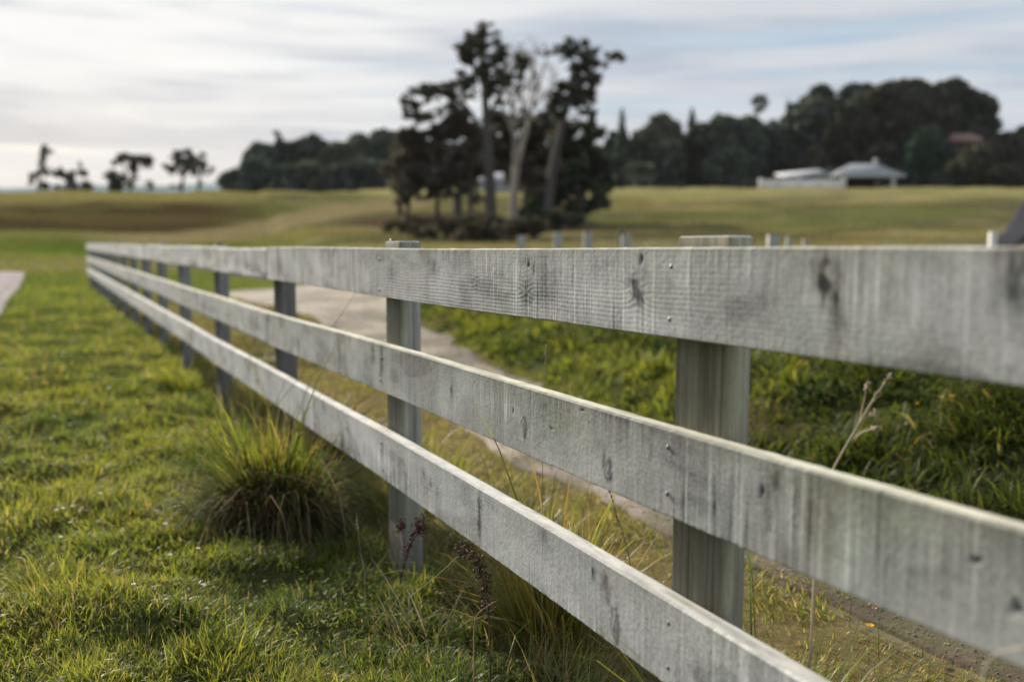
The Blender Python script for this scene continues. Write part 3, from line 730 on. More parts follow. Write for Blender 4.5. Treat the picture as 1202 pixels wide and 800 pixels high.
clump('grass_clump', 'low dark green leafy clump under the bottom rail at the lower edge of the photo', 'grass clump', x, y, 300, .13, .12, .006, .5, 1.1, DGREEN, GREEN + DGREEN)
x, y = fp(s_at(492, -.08), -.08)
clump('grass_clump', 'pale tangled dry grass clump at the foot of the second nearest post', 'grass clump', x, y, 110, .11, .14, .0035, .45, 1.3, STRAW + GREEN, STRAW + [(.5, .45, .33)], mat=M_DRY)
x, y = fp(s_at(372, .25), .25)
clump('grass_clump', 'rusty brown dead weed clump behind the rails between the second and third posts', 'weed clump', x, y, 420, .20, .30, .007, .35, .9, DEAD, [(.24, .13, .07), (.3, .2, .1), (.2, .12, .06), (.36, .3, .16)], mat=M_DRY)
x, y = fp(s_at(455, .30), .30)
clump('grass_clump', 'yellowing grass clump behind the bottom rail left of the second nearest post', 'grass clump', x + .1, y, 300, .22, .24, .006, .4, .9, GREEN + STRAW[:1], YGREEN + STRAW[:2])
x, y = fp(s_at(600, .5), .5)
clump('grass_clump', 'dark low grass clump with pale flecks on the verge behind the bottom rail', 'grass clump', x, y, 320, .2, .15, .006, .5, 1.0, DGREEN + DEAD[:1], GREEN + STRAW[2:3] + YGREEN)
x, y = G(262, 772)
clump('grass_clump', 'low starry tuft of yellow-green lawn grass at the bottom of the photo', 'grass clump', x, y, 300, .10, .07, .004, .7, .6, GREEN, YGREEN)
x, y = G(70, 690)
clump('grass_clump', 'low pale tuft of lawn grass near the lower left corner', 'grass clump', x, y, 420, .12, .09, .0035, .6, .7, GREEN, YGREEN + STRAW[:1])
x, y = fp(s_at(1010, .15), .13)
clump('grass_clump', 'thin straw-coloured grass clump under the middle rail at the lower right', 'grass clump', x, y, 160, .16, .16, .004, .5, 1.0, STRAW + DGREEN, STRAW + GREEN)

def seeds_on(mb, pts, n, size, spread, pal, rs):
    pts = np.asarray(pts)
    for _ in range(n):
        t = rs.random() * (len(pts) - 1); i = int(t); c = pts[i] + (pts[min(i + 1, len(pts) - 1)] - pts[i]) * (t - i)
        c = c + rs.normal(0, spread, 3)
        s_ = size * rs.uniform(.6, 1.3); u = rs.normal(0, 1, 3); u /= np.linalg.norm(u); w = np.cross(u, rs.normal(0, 1, 3)); w /= np.linalg.norm(w); z_ = np.cross(u, w)
        v = np.array([c - u * s_, c + w * s_ * .5, c + u * s_, c - w * s_ * .5, c + z_ * s_ * .4, c - z_ * s_ * .4])
        mb.add(v, None, [(0, 1, 4), (1, 2, 4), (2, 3, 4), (3, 0, 4), (1, 0, 5), (2, 1, 5), (3, 2, 5), (0, 3, 5)], np.array(pal[rs.integers(len(pal))]) * rs.uniform(.7, 1.3))
def stalk(name, label, cat, pxs, p, rad, col, seeds=None, branches=(), group=None):
    """a stem through photo points at perpendicular distance p from the fence face; starts on the ground"""
    pts = []
    for (px, py) in pxs:
        d = ray(px, py); t = (FDIST + p) / (d @ FN); pts.append(CAM + d * t)
    pts = np.array(pts)
    g = gh(pts[0][0], pts[0][1])
    if pts[0][2] > g + .005 : 
        b = pts[0] - (pts[1] - pts[0]) * .2; pts = np.concatenate([[[b[0], b[1], gh(b[0], b[1]) - .01]], pts])
    root = empty(name, (pts[0][0], pts[0][1], gh(pts[0][0], pts[0][1])), label, cat, group)
    o = np.array(root.location); rs = np.random.default_rng(abs(hash(label)) % 1 + int(pxs[0][0]))
    def sm(a):
        a = np.asarray(a); t = np.linspace(0, len(a) - 1, 6 * len(a)); q = np.stack([np.interp(t, np.arange(len(a)), a[:, i]) for i in range(3)], 1)
        k = np.array([.25, .5, .25])
        for _ in range(6): q[1:-1] = .25 * q[:-2] + .5 * q[1:-1] + .25 * q[2:]
        return q
    mb = MB(); q = sm(pts) - o; mb.tube(q, np.linspace(rad, rad * .45, len(q)), 5, col)
    ends = [q]
    for br in branches:
        bp = []
        for (px, py) in br:
            d = ray(px, py); t = (FDIST + p) / (d @ FN); bp.append(CAM + d * t + np.array([0, RNG.normal(0, .004), 0]))
        b = sm(np.array(bp)) - o; mb.tube(b, np.linspace(rad * .6, rad * .3, len(b)), 4, col); ends.append(b)
    mb.build('stem', M_DRY, root)
    if seeds:
        n, size, spread, pal, frac = seeds
        ms = MB()
        for e in ends: seeds_on(ms, e[int(len(e) * (1 - frac)):], n, size, spread, pal, rs)
        ms.build('seed_head', M_DRY, root)
    return root
STR = (.42, .36, .24); PALE = (.62, .57, .46)
stalk('seed_stalk', 'tall pale branching seed stalk rising above the middle rail right of the nearest post', 'grass stalk', [(958, 600), (978, 549), (1002, 508), (1024, 470), (1047, 437)], .22, .0022, PALE,
      (16, .004, .0016, [(.6, .54, .42), (.5, .42, .3)], .22), [[(997, 516), (1012, 494), (1029, 483)], [(995, 519), (1013, 506), (1034, 501)], [(1008, 498), (1015, 475), (1018, 448)]])
stalk('seed_stalk', 'thin seed stalk with a narrow head standing in front of the gravel track', 'grass stalk', [(637, 500), (638, 450), (640, 430), (641, 405)], .14, .0009, STR, (16, .0035, .001, [(.4, .33, .24), (.5, .42, .32)], .35))
stalk('dock_plant', 'dark red dock seed head leaning against the second nearest post', 'dock plant', [(458, 722), (468, 690), (474, 664), (484, 632), (494, 603)], -.015, .0022, (.10, .05, .045),
      (90, .0055, .007, [(.10, .028, .028), (.07, .028, .025), (.14, .04, .035)], .42), [[(470, 645), (468, 625), (471, 612)], [(481, 640), (489, 628), (496, 612)]])
stalk('dock_plant', 'dark brown drooping dock seed head hanging below the bottom rail', 'dock plant', [(575, 742), (572, 705), (566, 672), (556, 650), (541, 641)], -.03, .0024, (.12, .08, .06),
      (330, .0055, .009, [(.10, .06, .04), (.15, .09, .06), (.07, .045, .03)], .72))
stalk('straw_stalk', 'pale straw bent across the foot of the second nearest post', 'grass stalk', [(480, 705), (478, 702), (508, 680), (538, 652)], -.06, .0014, PALE)
stalk('straw_stalk', 'thick pale straw slanting below the middle rail at the lower right', 'grass stalk', [(1040, 812), (1060, 795), (1085, 772), (1112, 745)], .12, .0018, PALE)
stalk('straw_stalk', 'blurred pale straw poking in at the lower right corner of the photo', 'grass stalk', [(1150, 790), (1165, 768), (1185, 762), (1212, 758)], -.05, .0016, PALE)
stalk('seed_stalk', 'slender seed stalk on the lawn left of the second nearest post', 'grass stalk', [(428, 668), (424, 655), (421, 630), (418, 605)], -.16, .0011, (.35, .34, .2), (10, .004, .001, [(.55, .5, .4)], .2))
stalk('seed_stalk', 'brown grass stalk between the middle and bottom rails left of the nearest post', 'grass stalk', [(742, 668), (734, 635), (724, 605), (716, 576)], .16, .0011, (.2, .15, .09), (10, .004, .0012, [(.25, .18, .1)], .4))
stalk('seed_stalk', 'dry hooked stalk above the bottom rail right of the second nearest post', 'grass stalk', [(576, 580), (573, 560), (570, 545), (562, 528), (552, 520)], .2, .0012, (.26, .2, .13))
stalk('straw_stalk', 'bent pink-brown straw standing among foreground grass below the bottom rail', 'grass stalk', [(556, 760), (556, 742), (558, 722), (570, 712), (584, 704)], -.14, .0016, (.45, .33, .25))
stalk('straw_stalk', 'whitish dead stalk curling beside the large tussock', 'grass stalk', [(336, 575), (338, 545), (341, 520), (348, 510), (356, 507)], -.17, .0018, PALE)

# white-flowered weed behind the rails
def flower_weed(x, y, label):
    root = empty('flowering_weed', (x, y, gh(x, y)), label, 'weed')
    n = 160; a = RNG.uniform(0, 6.28, n)
    v, f4, f3, c = blades(np.stack([.1 * RNG.normal(0, 1, n), .1 * RNG.normal(0, 1, n), np.zeros(n)], 1), a, RNG.uniform(.15, .38, n), RNG.uniform(.004, .012, n), np.abs(RNG.normal(.25, .2, n)), np.abs(RNG.normal(.4, .3, n)), pick(GREEN + STRAW[:1], n), pick(YGREEN + STRAW, n), 3)
    mesh_np('leaves', v, [f4, f3], c, M_GRASS, False, root)
    ms = MB(); rs = np.random.default_rng(3)
    for _ in range(26):
        c0 = np.array([rs.normal(0, .09), rs.normal(0, .09), rs.uniform(.22, .42)])
        seeds_on(ms, [c0, c0 + .01], 6, .012, .008, [(.75, .72, .66), (.7, .66, .6)], rs)
    ms.build('flowers', M_PETAL, root)
x, y = fp(s_at(306, .25), .25); flower_weed(x, y, 'weed with clustered white flowers behind the rails beyond the third post')
# small flowers: proto then copies
def flower(label, group, pal, r=.006, h=.05, eye=(.5, .4, .05)):
    root = empty('small_flower', (0, 0, 0), label, 'flower', group)
    mb = MB(); mb.tube([(0, 0, -.01), (.003, 0, h * .5), (0, .002, h)], [.0008, .0007, .0006], 4, (.12, .16, .04)); mb.build('stem', M_GRASS, root)
    mp = MB(); k = 9
    for i in range(k):
        a = i * 2 * math.pi / k; d = np.array([math.cos(a), math.sin(a), .25]); s_ = np.array([-math.sin(a), math.cos(a), 0]) * r * .32
        c = np.array([0, .002, h]); mp.add([c + d * r * .15 - s_ * .6, c + d * r * .15 + s_ * .6, c + d * r * .75 + s_, c + d * r, c + d * r * .75 - s_], [(0, 1, 2, 4)], [(4, 2, 3)], pal)
    mp.build('petals', M_PETAL, root)
    me = MB(); a = np.linspace(0, 6.283, 7)[:-1]
    ring = np.stack([r * .3 * np.cos(a), .002 + r * .3 * np.sin(a), np.full(6, h + .001)], 1)
    me.add(np.concatenate([ring, [[0, .002, h + .0025]]]), None, [(i, (i + 1) % 6, 6) for i in range(6)], eye); me.build('flower_eye', M_PETAL, root)
    return root
def dup(root, loc, rz, sc):
    r = root.copy(); COL.objects.link(r); r.location = loc; r.rotation_euler = (0, 0, rz); r.scale = (sc,) * 3
    for ch in list(root.children):
        c = ch.copy(); COL.objects.link(c); c.parent = r
    return r
WF = [(55, 583), (67, 612), (75, 612), (83, 624), (86, 610), (118, 592), (71, 646), (233, 661), (200, 668), (158, 704), (62, 553), (12, 524), (104, 510), (103, 521), (134, 497), (176, 480), (147, 476), (240, 575), (60, 520), (195, 630), (320, 521), (332, 518), (238, 700), (185, 610)]
w0 = None
for (px, py) in WF:
    g = ground_hit(px, py + 6); sc = RNG.uniform(.9, 1.35)
    if w0 is None:
        w0 = flower('tiny white flower scattered in the lawn grass', 'tiny white flowers in the lawn', (.82, .82, .78)); w0.location = g; w0.scale = (sc,) * 3
    else: dup(w0, g, RNG.uniform(0, 6.28), sc)
YF = [(1103, 489), (1116, 492), (1076, 492), (1020, 772), (997, 728), (1032, 765), (940, 430), (938, 446)]
y0 = None
for (px, py) in YF:
    g = ground_hit(px, py + 8); sc = RNG.uniform(.8, 1.2)
    if y0 is None:
        y0 = flower('small yellow-orange flower among the weeds right of the nearest post', 'yellow flowers by the track', (.75, .42, .03), .014, .12, (.5, .2, .02)); y0.location = g; y0.scale = (sc,) * 3
    else: dup(y0, g, RNG.uniform(0, 6.28), sc)

# ================================================================== WIRE FENCE ON THE BANK
def square_post(mb, w, h, c, top_c):
    mb.box((-w / 2, -w / 2, -.3), (w / 2, w / 2, h - .008), c)
    mb.box((-w / 2 + .006, -w / 2 + .006, h - .008), (w / 2 - .006, w / 2 - .006, h), top_c)
wf_px = [(612, 276, 13.5), (655, 272, 12.8), (690, 272, 12.4), (729, 271, 12.0), (735, 275, 11.7), (908, 275, 10.2), (926, 277, 14), (945, 280, 15)]
p0 = P(612, 276, 13.5)
wf = empty('wire_fence', (p0[0], p0[1], gh(p0[0], p0[1])), 'old post and wire fence whose grey post tops show above the top rail', 'fence')
o = np.array(wf.location); tops = []
for i, (px, py, Y) in enumerate(wf_px):
    t = P(px, py, Y); g = gh(t[0], t[1]); mb = MB()
    dark = i == 3; w = {3: .055, 6: .06, 7: .055}.get(i, .105)
    square_post(mb, w, t[2] - g, (.05, .05, .05) if dark else (.33, .33, .29), (.4, .39, .35))
    mb.build('post', M_POST, wf, (t[0] - o[0], t[1] - o[1], g - o[2]), False)
    if i in (0, 1, 2, 4, 5): tops.append(t - o)
for dz in (.10, .30, .5):
    mb = MB()
    for a, b in zip(tops[:-1], tops[1:]): mb.tube([a - [0, .055, dz], (a + b) / 2 - [0, .055, dz + .01], b - [0, .055, dz]], .0014, 4, (.3, .3, .3))
    mb.build('wire', M_WIRE, wf)
t = P(1166, 272, 16.5); g = gh(t[0], t[1]); mb = MB(); square_post(mb, .10, t[2] - g, (.62, .61, .56), (.7, .69, .65))
tag(mb.build('marker_post', M_POST, None, (t[0], t[1], g), False), 'short white marker post beside the sealed road at the right edge', 'post')

# ================================================================== TREES
def cards(cen, size, pal_cols, flat=.0, elong=1.6):
    n = len(cen)
    u = RNG.normal(0, 1, (n, 3)); u[:, 2] *= (1 - flat); u /= np.linalg.norm(u, axis=1)[:, None]
    w = RNG.normal(0, 1, (n, 3)); w[:, 2] *= (1 - flat); w -= (w * u).sum(1)[:, None] * u; w /= np.linalg.norm(w, axis=1)[:, None] + 1e-9
    s = (size * RNG.uniform(.55, 1.4, n))[:, None]
    v = np.stack([cen - u * s * elong * .5, cen + w * s * .5 + u * s * .1, cen + u * s * elong * .5, cen - w * s * .5 - u * s * .1], 1).reshape(-1, 3)
    f = np.arange(4 * n).reshape(n, 4)
    return v, f, np.repeat(pal_cols, 4, 0)
def blob(c, r, n, shell=.45):
    d = RNG.normal(0, 1, (n, 3)); d /= np.linalg.norm(d, axis=1)[:, None]
    k = RNG.random(n) ** shell
    return np.asarray(c) + d * k[:, None] * np.asarray(r)
def limb_pts(a, b, n=8, wob=.04):
    a = np.asarray(a); b = np.asarray(b); t = np.linspace(0, 1, n)[:, None]
    L = np.linalg.norm(b - a); q = a + (b - a) * t + np.sin(t * math.pi) * np.array([0, 0, .10 * L])
    q[1:-1] += RNG.normal(0, wob * L / 3, (n - 2, 3)); return q
def px_tree(name, label, cat, group, base_px, trunks, clusters, leaf, pal, flat=.3, dens=1.0, limbs=(), split=0, bark=(.10, .085, .07), Y=None, twigs=0, depth=1.0, dz=0):
    if Y is None: g = ground_hit(*base_px); Y = g[1]
    bx = P(base_px[0], base_px[1], Y)[0]; z0 = gh(bx, Y)
    root = empty(name, (bx, Y, z0), label, cat, group); o = np.array([bx, Y, z0]); m = mpp(Y)
    mb = MB(); tpts = []
    for tr in trunks:
        pts = []; dy = 0
        for i, (px, py, w) in enumerate(tr):
            q = P(px, py, Y + dy) - o; pts.append(q); dy += RNG.normal(0, 4 * m)
        pts = np.array(pts)
        if tr is trunks[0]: pts = np.concatenate([[[pts[0][0], pts[0][1], -.3]], pts]) if pts[0][2] > -.2 else pts
        rad = np.array([tr[0][2] * 1.0] * (len(pts) - len(tr)) + [w for _, _, w in tr]) * m * .5
        t = np.linspace(0, len(pts) - 1, 5 * len(pts)); k = np.arange(len(pts))
        q = np.stack([np.interp(t, k, pts[:, i]) for i in range(3)], 1); rr_ = np.interp(t, k, rad)
        for _ in range(3): q[1:-1] = .25 * q[:-2] + .5 * q[1:-1] + .25 * q[2:]
        q[1:-1] += RNG.normal(0, .03 * rad.max(), q[1:-1].shape)
        if tr is trunks[0]: rr_[:3] *= [1.5, 1.3, 1.1]
        b = np.array(bark) * RNG.uniform(.85, 1.15)
        mb.tube(q, rr_, 9, b); tpts.append(q)
    allp = np.concatenate(tpts)
    if split:
        nc = []
        for cl in clusters:
            dn = cl[4] if len(cl) > 4 else 1
            for _ in range(split):
                a = RNG.uniform(0, 6.283); k = RNG.random() ** .5 * 1.08
                f = RNG.uniform(.30, .58)
                nc.append((cl[0] + math.cos(a) * cl[2] * k, cl[1] + math.sin(a) * cl[3] * k, max(cl[2] * f, 2.6), max(cl[3] * f * .8, 1.8), dn))
        clusters = nc
    V, C = [], []
    for cl in clusters:
        px, py, rx_, ry_ = cl[:4]; dn = cl[4] if len(cl) > 4 else 1
        dy = RNG.uniform(-1, 1) * depth * max(12, rx_) * m * .8
        c = P(px, py, Y + dy) - o
        d = np.linalg.norm(allp - c, axis=1) + np.maximum(allp[:, 2] - c[2], 0) * 2
        a = allp[np.argmin(d)]; L = np.linalg.norm(a - c)
        if L > .3 and rx_ < 40 and (not split or RNG.random() < .45): mb.tube(limb_pts(a, c), np.linspace(max(.02, .04 * L ** .5) * (.6 if split else 1), .012, 8), 5, np.array(bark) * .9)
        rad = np.array([rx_, (rx_ + ry_) * .55 * depth, ry_]) * m
        n = int(dn * dens * 36 * (rad[0] * rad[2]) / leaf ** 2 * (1 + rad[1] * .25))
        pts = blob(c, rad, n)
        sub = vn(pts[:, 0] / (leaf * 3.2) + 50, pts[:, 2] / (leaf * 2.2) + pts[:, 1] / (leaf * 3), 7)
        pts = pts[sub > ((.33 if dens < .7 else .22) if not split else (.40 if leaf < .35 else .36))]; V.append(pts)
        cc = pick(pal, len(pts), .22) * (1 + .5 * (vn(pts[:, 0] / 1.3 + 9, pts[:, 2] / 1.1 + pts[:, 1], 8) - .5))[:, None]
        C.append(cc)
    for lm in limbs:
        pts = []; dy = 0
        for (px, py) in lm[1:]: pts.append(P(px, py, Y + dy) - o); dy += RNG.normal(0, 5 * m)
        pts = np.array(pts); t = np.linspace(0, len(pts) - 1, 6 * len(pts)); q = np.stack([np.interp(t, np.arange(len(pts)), pts[:, i]) for i in range(3)], 1)
        for _ in range(3): q[1:-1] = .25 * q[:-2] + .5 * q[1:-1] + .25 * q[2:]
        mb.tube(q, np.linspace(lm[0], lm[0] * .35, len(q)) * m * .5, 6, bark)
        for _ in range(twigs):
            a = q[RNG.integers(len(q) // 4, len(q))]; L = RNG.uniform(10, 26) * m
            d = RNG.normal(0, 1, 3); d[2] = abs(d[2]) * .9 + .2; d /= np.linalg.norm(d); b = a + d * L
            mb.tube(limb_pts(a, b, 6, .12), np.linspace(.03, .010, 6), 4, bark)
            for _k in range(3):
                e = a + (b - a) * RNG.uniform(.3, .9); d2 = d + RNG.normal(0, .6, 3); d2 /= np.linalg.norm(d2)
                mb.tube(limb_pts(e, e + d2 * L * .5, 4, .1), np.linspace(.016, .008, 4), 3, bark)
    mb.build('trunk', M_BARK, root)
    if V:
        pts = np.concatenate(V); v, f, c = cards(pts, leaf, np.concatenate(C), flat)
        mesh_np('crown', v, [f], np.clip(c, .005, .6), M_TREE, False, root)
    return root

MAC = [(.085, .088, .058), (.07, .076, .05), (.10, .098, .062), (.09, .08, .06)]
BRN = [(.12, .10, .082), (.10, .086, .072), (.12, .105, .088), (.088, .084, .064)]
DGR = [(.055, .072, .044), (.044, .062, .040), (.066, .082, .05)]
GB = 'big trees in the clump on the paddock'
GBASE = ground_hit(577, 262)[1]
px_tree('macrocarpa_tree', 'tallest dark conifer of the paddock clump with a ragged top and a long side branch', 'tree', GB, (577, 262),
        [[(577, 262, 15), (575, 215, 13), (572, 160, 11), (569, 110, 8), (566, 70, 5), (566, 42, 3)], [(573, 165, 6), (545, 120, 5), (510, 108, 4), (480, 110, 3)], [(571, 140, 5), (590, 105, 4), (604, 80, 3)]],
        [(568, 34, 9, 7, .8), (575, 42, 11, 7, .8), (562, 48, 16, 9), (548, 64, 14, 8), (600, 72, 18, 9), (590, 82, 20, 9), (560, 104, 18, 8), (585, 100, 18, 8), (540, 90, 14, 7), (525, 112, 16, 7), (580, 55, 14, 7), (556, 62, 16, 8), (592, 66, 16, 8), (572, 72, 20, 9), (548, 78, 16, 7), (540, 56, 9, 5, .8), (604, 76, 11, 8), (600, 92, 12, 7, .8), (560, 90, 20, 8), (548, 98, 14, 6), (582, 92, 14, 8, .8),
         (575, 108, 12, 7, .8), (552, 113, 16, 6), (535, 106, 13, 6), (518, 104, 13, 7), (502, 107, 13, 7), (487, 108, 13, 7), (478, 116, 9, 7), (490, 122, 9, 6, .8), (505, 118, 9, 4, .7), (478, 132, 8, 6, .8), (486, 138, 9, 7, .8), (530, 124, 10, 4, .6), (588, 120, 9, 5, .6), (606, 104, 8, 5, .5), (612, 84, 7, 5, .5)],
        .24, MAC, .5, .66, bark=(.085, .078, .072), split=9)
px_tree('bare_tree', 'pale bare forked tree with leafless twigs in the middle of the paddock clump', 'tree', None, (603, 256),
        [[(603, 256, 10), (603, 225, 9), (606, 195, 9)], [(606, 197, 8), (604, 165, 6), (601, 130, 4.5), (596, 95, 3), (598, 65, 2)], [(606, 197, 7), (613, 172, 6), (621, 142, 5), (630, 105, 3.5), (642, 70, 2)]],
        [(612, 62, 12, 6, .10), (640, 60, 12, 6, .12), (620, 95, 16, 12, .05)], .30, [(.12, .105, .08), (.09, .08, .06)], 0, .8,
        [[4, (604, 160), (590, 128), (586, 108)], [4, (601, 130), (613, 100), (617, 66)], [4, (621, 142), (612, 118), (608, 80)], [4, (625, 125), (645, 108), (655, 84)], [3, (630, 105), (626, 78), (628, 52)], [3, (604, 150), (622, 120), (624, 90)], [3, (621, 142), (640, 130), (650, 116)], [3, (598, 100), (604, 70), (610, 52)]],
        bark=(.34, .30, .26), twigs=12, Y=GBASE + 1.5)
px_tree('macrocarpa_tree', 'tall conifer leaning right at the right side of the clump', 'tree', GB, (641, 262),
        [[(641, 262, 12), (646, 220, 11), (653, 175, 10), (664, 130, 8), (676, 95, 6), (685, 65, 4)], [(672, 108, 4), (700, 78, 3), (722, 68, 2)]],
        [(680, 76, 18, 10), (670, 96, 16, 10), (686, 110, 16, 10), (660, 122, 16, 10), (686, 56, 13, 8, .8), (667, 52, 11, 6, .8), (655, 58, 9, 5, .7), (676, 62, 12, 6, .8), (700, 60, 11, 5, .8), (716, 62, 10, 5, .8), (728, 68, 8, 4, .8), (692, 72, 12, 6, .8), (664, 68, 9, 5, .7), (708, 76, 7, 4, .5), (690, 88, 14, 8), (672, 84, 9, 6, .7), (700, 96, 8, 6, .7), (682, 102, 14, 9), (664, 108, 12, 8), (655, 116, 9, 7), (690, 116, 12, 9), (672, 124, 16, 12), (692, 132, 10, 8, .8), (660, 132, 10, 9)],
        .24, MAC, .45, .68, bark=(.115, .10, .095), split=9)
px_tree('macrocarpa_tree', 'broad brown conifer with a dense low crown in the left half of the clump', 'tree', GB, (536, 268),
        [[(536, 268, 13), (537, 240, 11), (540, 215, 9), (550, 195, 8), (548, 160, 6)], [(537, 235, 6), (515, 200, 5), (500, 170, 4)]],
        [(500, 160, 26, 16), (525, 145, 24, 14), (560, 170, 24, 20), (540, 165, 26, 18), (490, 190, 24, 18), (520, 200, 30, 16), (550, 150, 24, 16), (480, 178, 22, 16), (510, 185, 30, 18), (545, 185, 28, 18), (468, 200, 14, 16), (490, 207, 20, 14), (520, 208, 22, 12), (555, 205, 14, 10, .8), (476, 160, 13, 10, .8), (464, 215, 9, 10, .8), (500, 222, 14, 10, .8), (480, 226, 14, 9, .7), (520, 226, 14, 9, .7), (545, 222, 14, 12, .8), (558, 232, 9, 9, .7), (508, 140, 20, 10, .8), (535, 132, 18, 8, .8)],
        .38, BRN, .25, .85, bark=(.13, .115, .10), Y=GBASE + 3, split=8)
px_tree('macrocarpa_tree', 'small dark conifer with hanging branches at the left edge of the paddock clump', 'tree', GB, (469, 258),
        [[(469, 258, 7), (470, 225, 6), (474, 190, 4)]], [(472, 180, 16, 12), (466, 200, 12, 12), (478, 205, 14, 12), (462, 214, 7, 8), (486, 218, 9, 9), (470, 225, 7, 7, .6)], .5, BRN, .25, .5, Y=GBASE + 6)
px_tree('macrocarpa_tree', 'dark conifer filling the middle back of the paddock clump behind the bare tree', 'tree', GB, (620, 250),
        [[(620, 250, 12), (618, 200, 10), (615, 150, 5)]],
        [(600, 150, 24, 14), (628, 148, 26, 12), (575, 150, 22, 16), (565, 180, 18, 18), (585, 172, 20, 16), (640, 185, 22, 16), (610, 192, 20, 12), (580, 160, 22, 16), (610, 175, 30, 16), (640, 165, 24, 18), (590, 185, 18, 12), (630, 195, 24, 16), (612, 135, 12, 7, .7), (648, 190, 14, 14), (650, 215, 18, 18), (628, 218, 18, 14), (612, 205, 14, 12, .8), (640, 238, 16, 12), (665, 150, 18, 14)], .38, BRN, .25, .9, Y=GBASE + 9, split=8)
px_tree('macrocarpa_tree', 'dense dark green conifer reaching the grass at the right edge of the clump', 'tree', GB, (682, 260),
        [[(682, 260, 12), (684, 220, 10), (680, 170, 6)]],
        [(676, 150, 22, 14), (694, 160, 14, 14), (660, 160, 18, 16), (684, 182, 28, 18), (698, 205, 15, 18), (675, 210, 30, 18), (660, 232, 20, 14), (690, 232, 20, 12), (704, 232, 8, 9), (655, 205, 16, 16), (640, 236, 14, 10), (698, 180, 12, 12), (708, 215, 12, 18), (690, 246, 22, 10), (665, 248, 20, 9)], .38, DGR + BRN[:1], .25, .85, Y=GBASE + 2, split=8)
for (px, py, hw, top, lab) in [(478, 256, 5, 225, 'thin dark trunk standing at the left edge of the paddock clump'), (552, 256, 6, 185, 'thin dark trunk just left of the tallest conifer of the clump'), (513, 254, 6, 200, 'slim leaning trunk under the broad brown conifer of the clump')]:
    px_tree('young_tree', lab, 'tree', 'slender trunks under the clump', (px, py), [[(px, py, hw), (px + 1, (py + top) / 2, hw * .8), (px + 3, top, hw * .6)]], [(px + 3, top + 2, 12, 10, .6), (px - 4, top + 12, 8, 7, .5)], .5, BRN, .2, .6, bark=(.08, .07, .06), Y=GBASE + RNG.uniform(1, 5))
def shrub(label, base_px, cl, pal, leaf=.3, Y=None, name='shrub', group=None, dens=.8):
    return px_tree(name, label, 'shrub', group, base_px, [[(base_px[0], base_px[1], 3), (base_px[0] + 1, base_px[1] - 8, 2)]], cl, leaf, pal, .1, dens, Y=Y)
GS = 'low shrubs under the clump'
shrub('dark green low shrub leaning along the ground beneath the tall leaning conifer', (610, 268), [(622, 256, 14, 8), (605, 264, 16, 8), (588, 270, 16, 8), (570, 276, 14, 6), (634, 250, 12, 9), (648, 254, 12, 8)], [(.025, .055, .026), (.02, .045, .022)], .28, None, group=GS)
shrub('brown twiggy shrub in front of the tallest trunk of the clump', (560, 270), [(560, 258, 20, 12), (545, 268, 18, 8), (576, 262, 18, 10), (530, 262, 14, 8)], BRN, .26, None, group=GS)
shrub('low brown scrub at the left foot of the paddock clump', (508, 268), [(505, 262, 20, 7), (524, 270, 18, 7), (488, 260, 14, 6, .7), (540, 277, 16, 5)], [(.07, .055, .04), (.05, .042, .032)], .26, None, group=GS)
shrub('dark scrub between the bare trunk and the leaning conifer', (632, 258), [(628, 240, 14, 14), (618, 250, 12, 8), (640, 250, 12, 8)], BRN + DGR, .3, GBASE + 3, group=GS)

SCR = [(.08, .064, .048), (.068, .056, .042), (.055, .056, .034), (.085, .072, .048)]
for px, py, cl_, lab in [(470, 272, [(470, 264, 16, 7, .6), (456, 268, 10, 4, .6), (484, 268, 14, 8, .6)], 'brown scrub at the far left of the bank under the clump'),
        (512, 281, [(512, 270, 20, 11, .6), (494, 274, 14, 8, .6), (532, 272, 14, 10, .7), (520, 262, 14, 8, .6)], 'brown scrub low on the bank below the broad brown conifer'),
        (560, 284, [(560, 271, 22, 13, .7), (540, 276, 14, 9, .6), (580, 274, 16, 10, .7), (566, 262, 16, 8, .6)], 'dark brown scrub lowest on the bank below the tallest conifer'),
        (604, 281, [(604, 270, 22, 12, .7), (626, 266, 18, 11, .7), (590, 275, 12, 8, .6)], 'dark scrub low on the bank below the bare tree'),
        (655, 271, [(650, 258, 18, 11), (672, 258, 18, 9), (636, 264, 12, 8, .7)], 'dark scrub on the bank below the green conifer at the right of the clump')]:
    shrub(lab, (px, py), cl_, SCR if px < 640 else SCR + DGR, .24, None, group=GS, dens=.7)
# lone trees on the left skyline
GL = 'lone trees on the left skyline'; YL = 150
SIL = [(.085, .09, .075), (.07, .076, .066), (.1, .1, .08)]
px_tree('pine_tree', 'slim tall pine with a small tufted top at the far left skyline', 'tree', GL, (44, 232), [[(44, 232, 3.2), (46, 205, 2.6), (48, 178, 1.8)]], [(48, 178, 6, 7), (55, 180, 5, 5, .7), (50, 190, 4, 5, .6), (44, 206, 8, 6, .8), (52, 202, 6, 5, .6), (40, 214, 7, 6, .8)], .55, SIL, .2, .8, Y=YL, split=5)
px_tree('broad_tree', 'low broad dark tree beside the slim pine at the far left', 'tree', GL, (78, 232), [[(78, 232, 5), (78, 215, 3)]], [(66, 202, 7, 6), (75, 212, 14, 9), (92, 210, 12, 9), (62, 222, 13, 8), (84, 222, 18, 8), (98, 222, 9, 7), (94, 200, 4, 6, .5)], .6, SIL, .15, .75, Y=YL + 4, split=5)
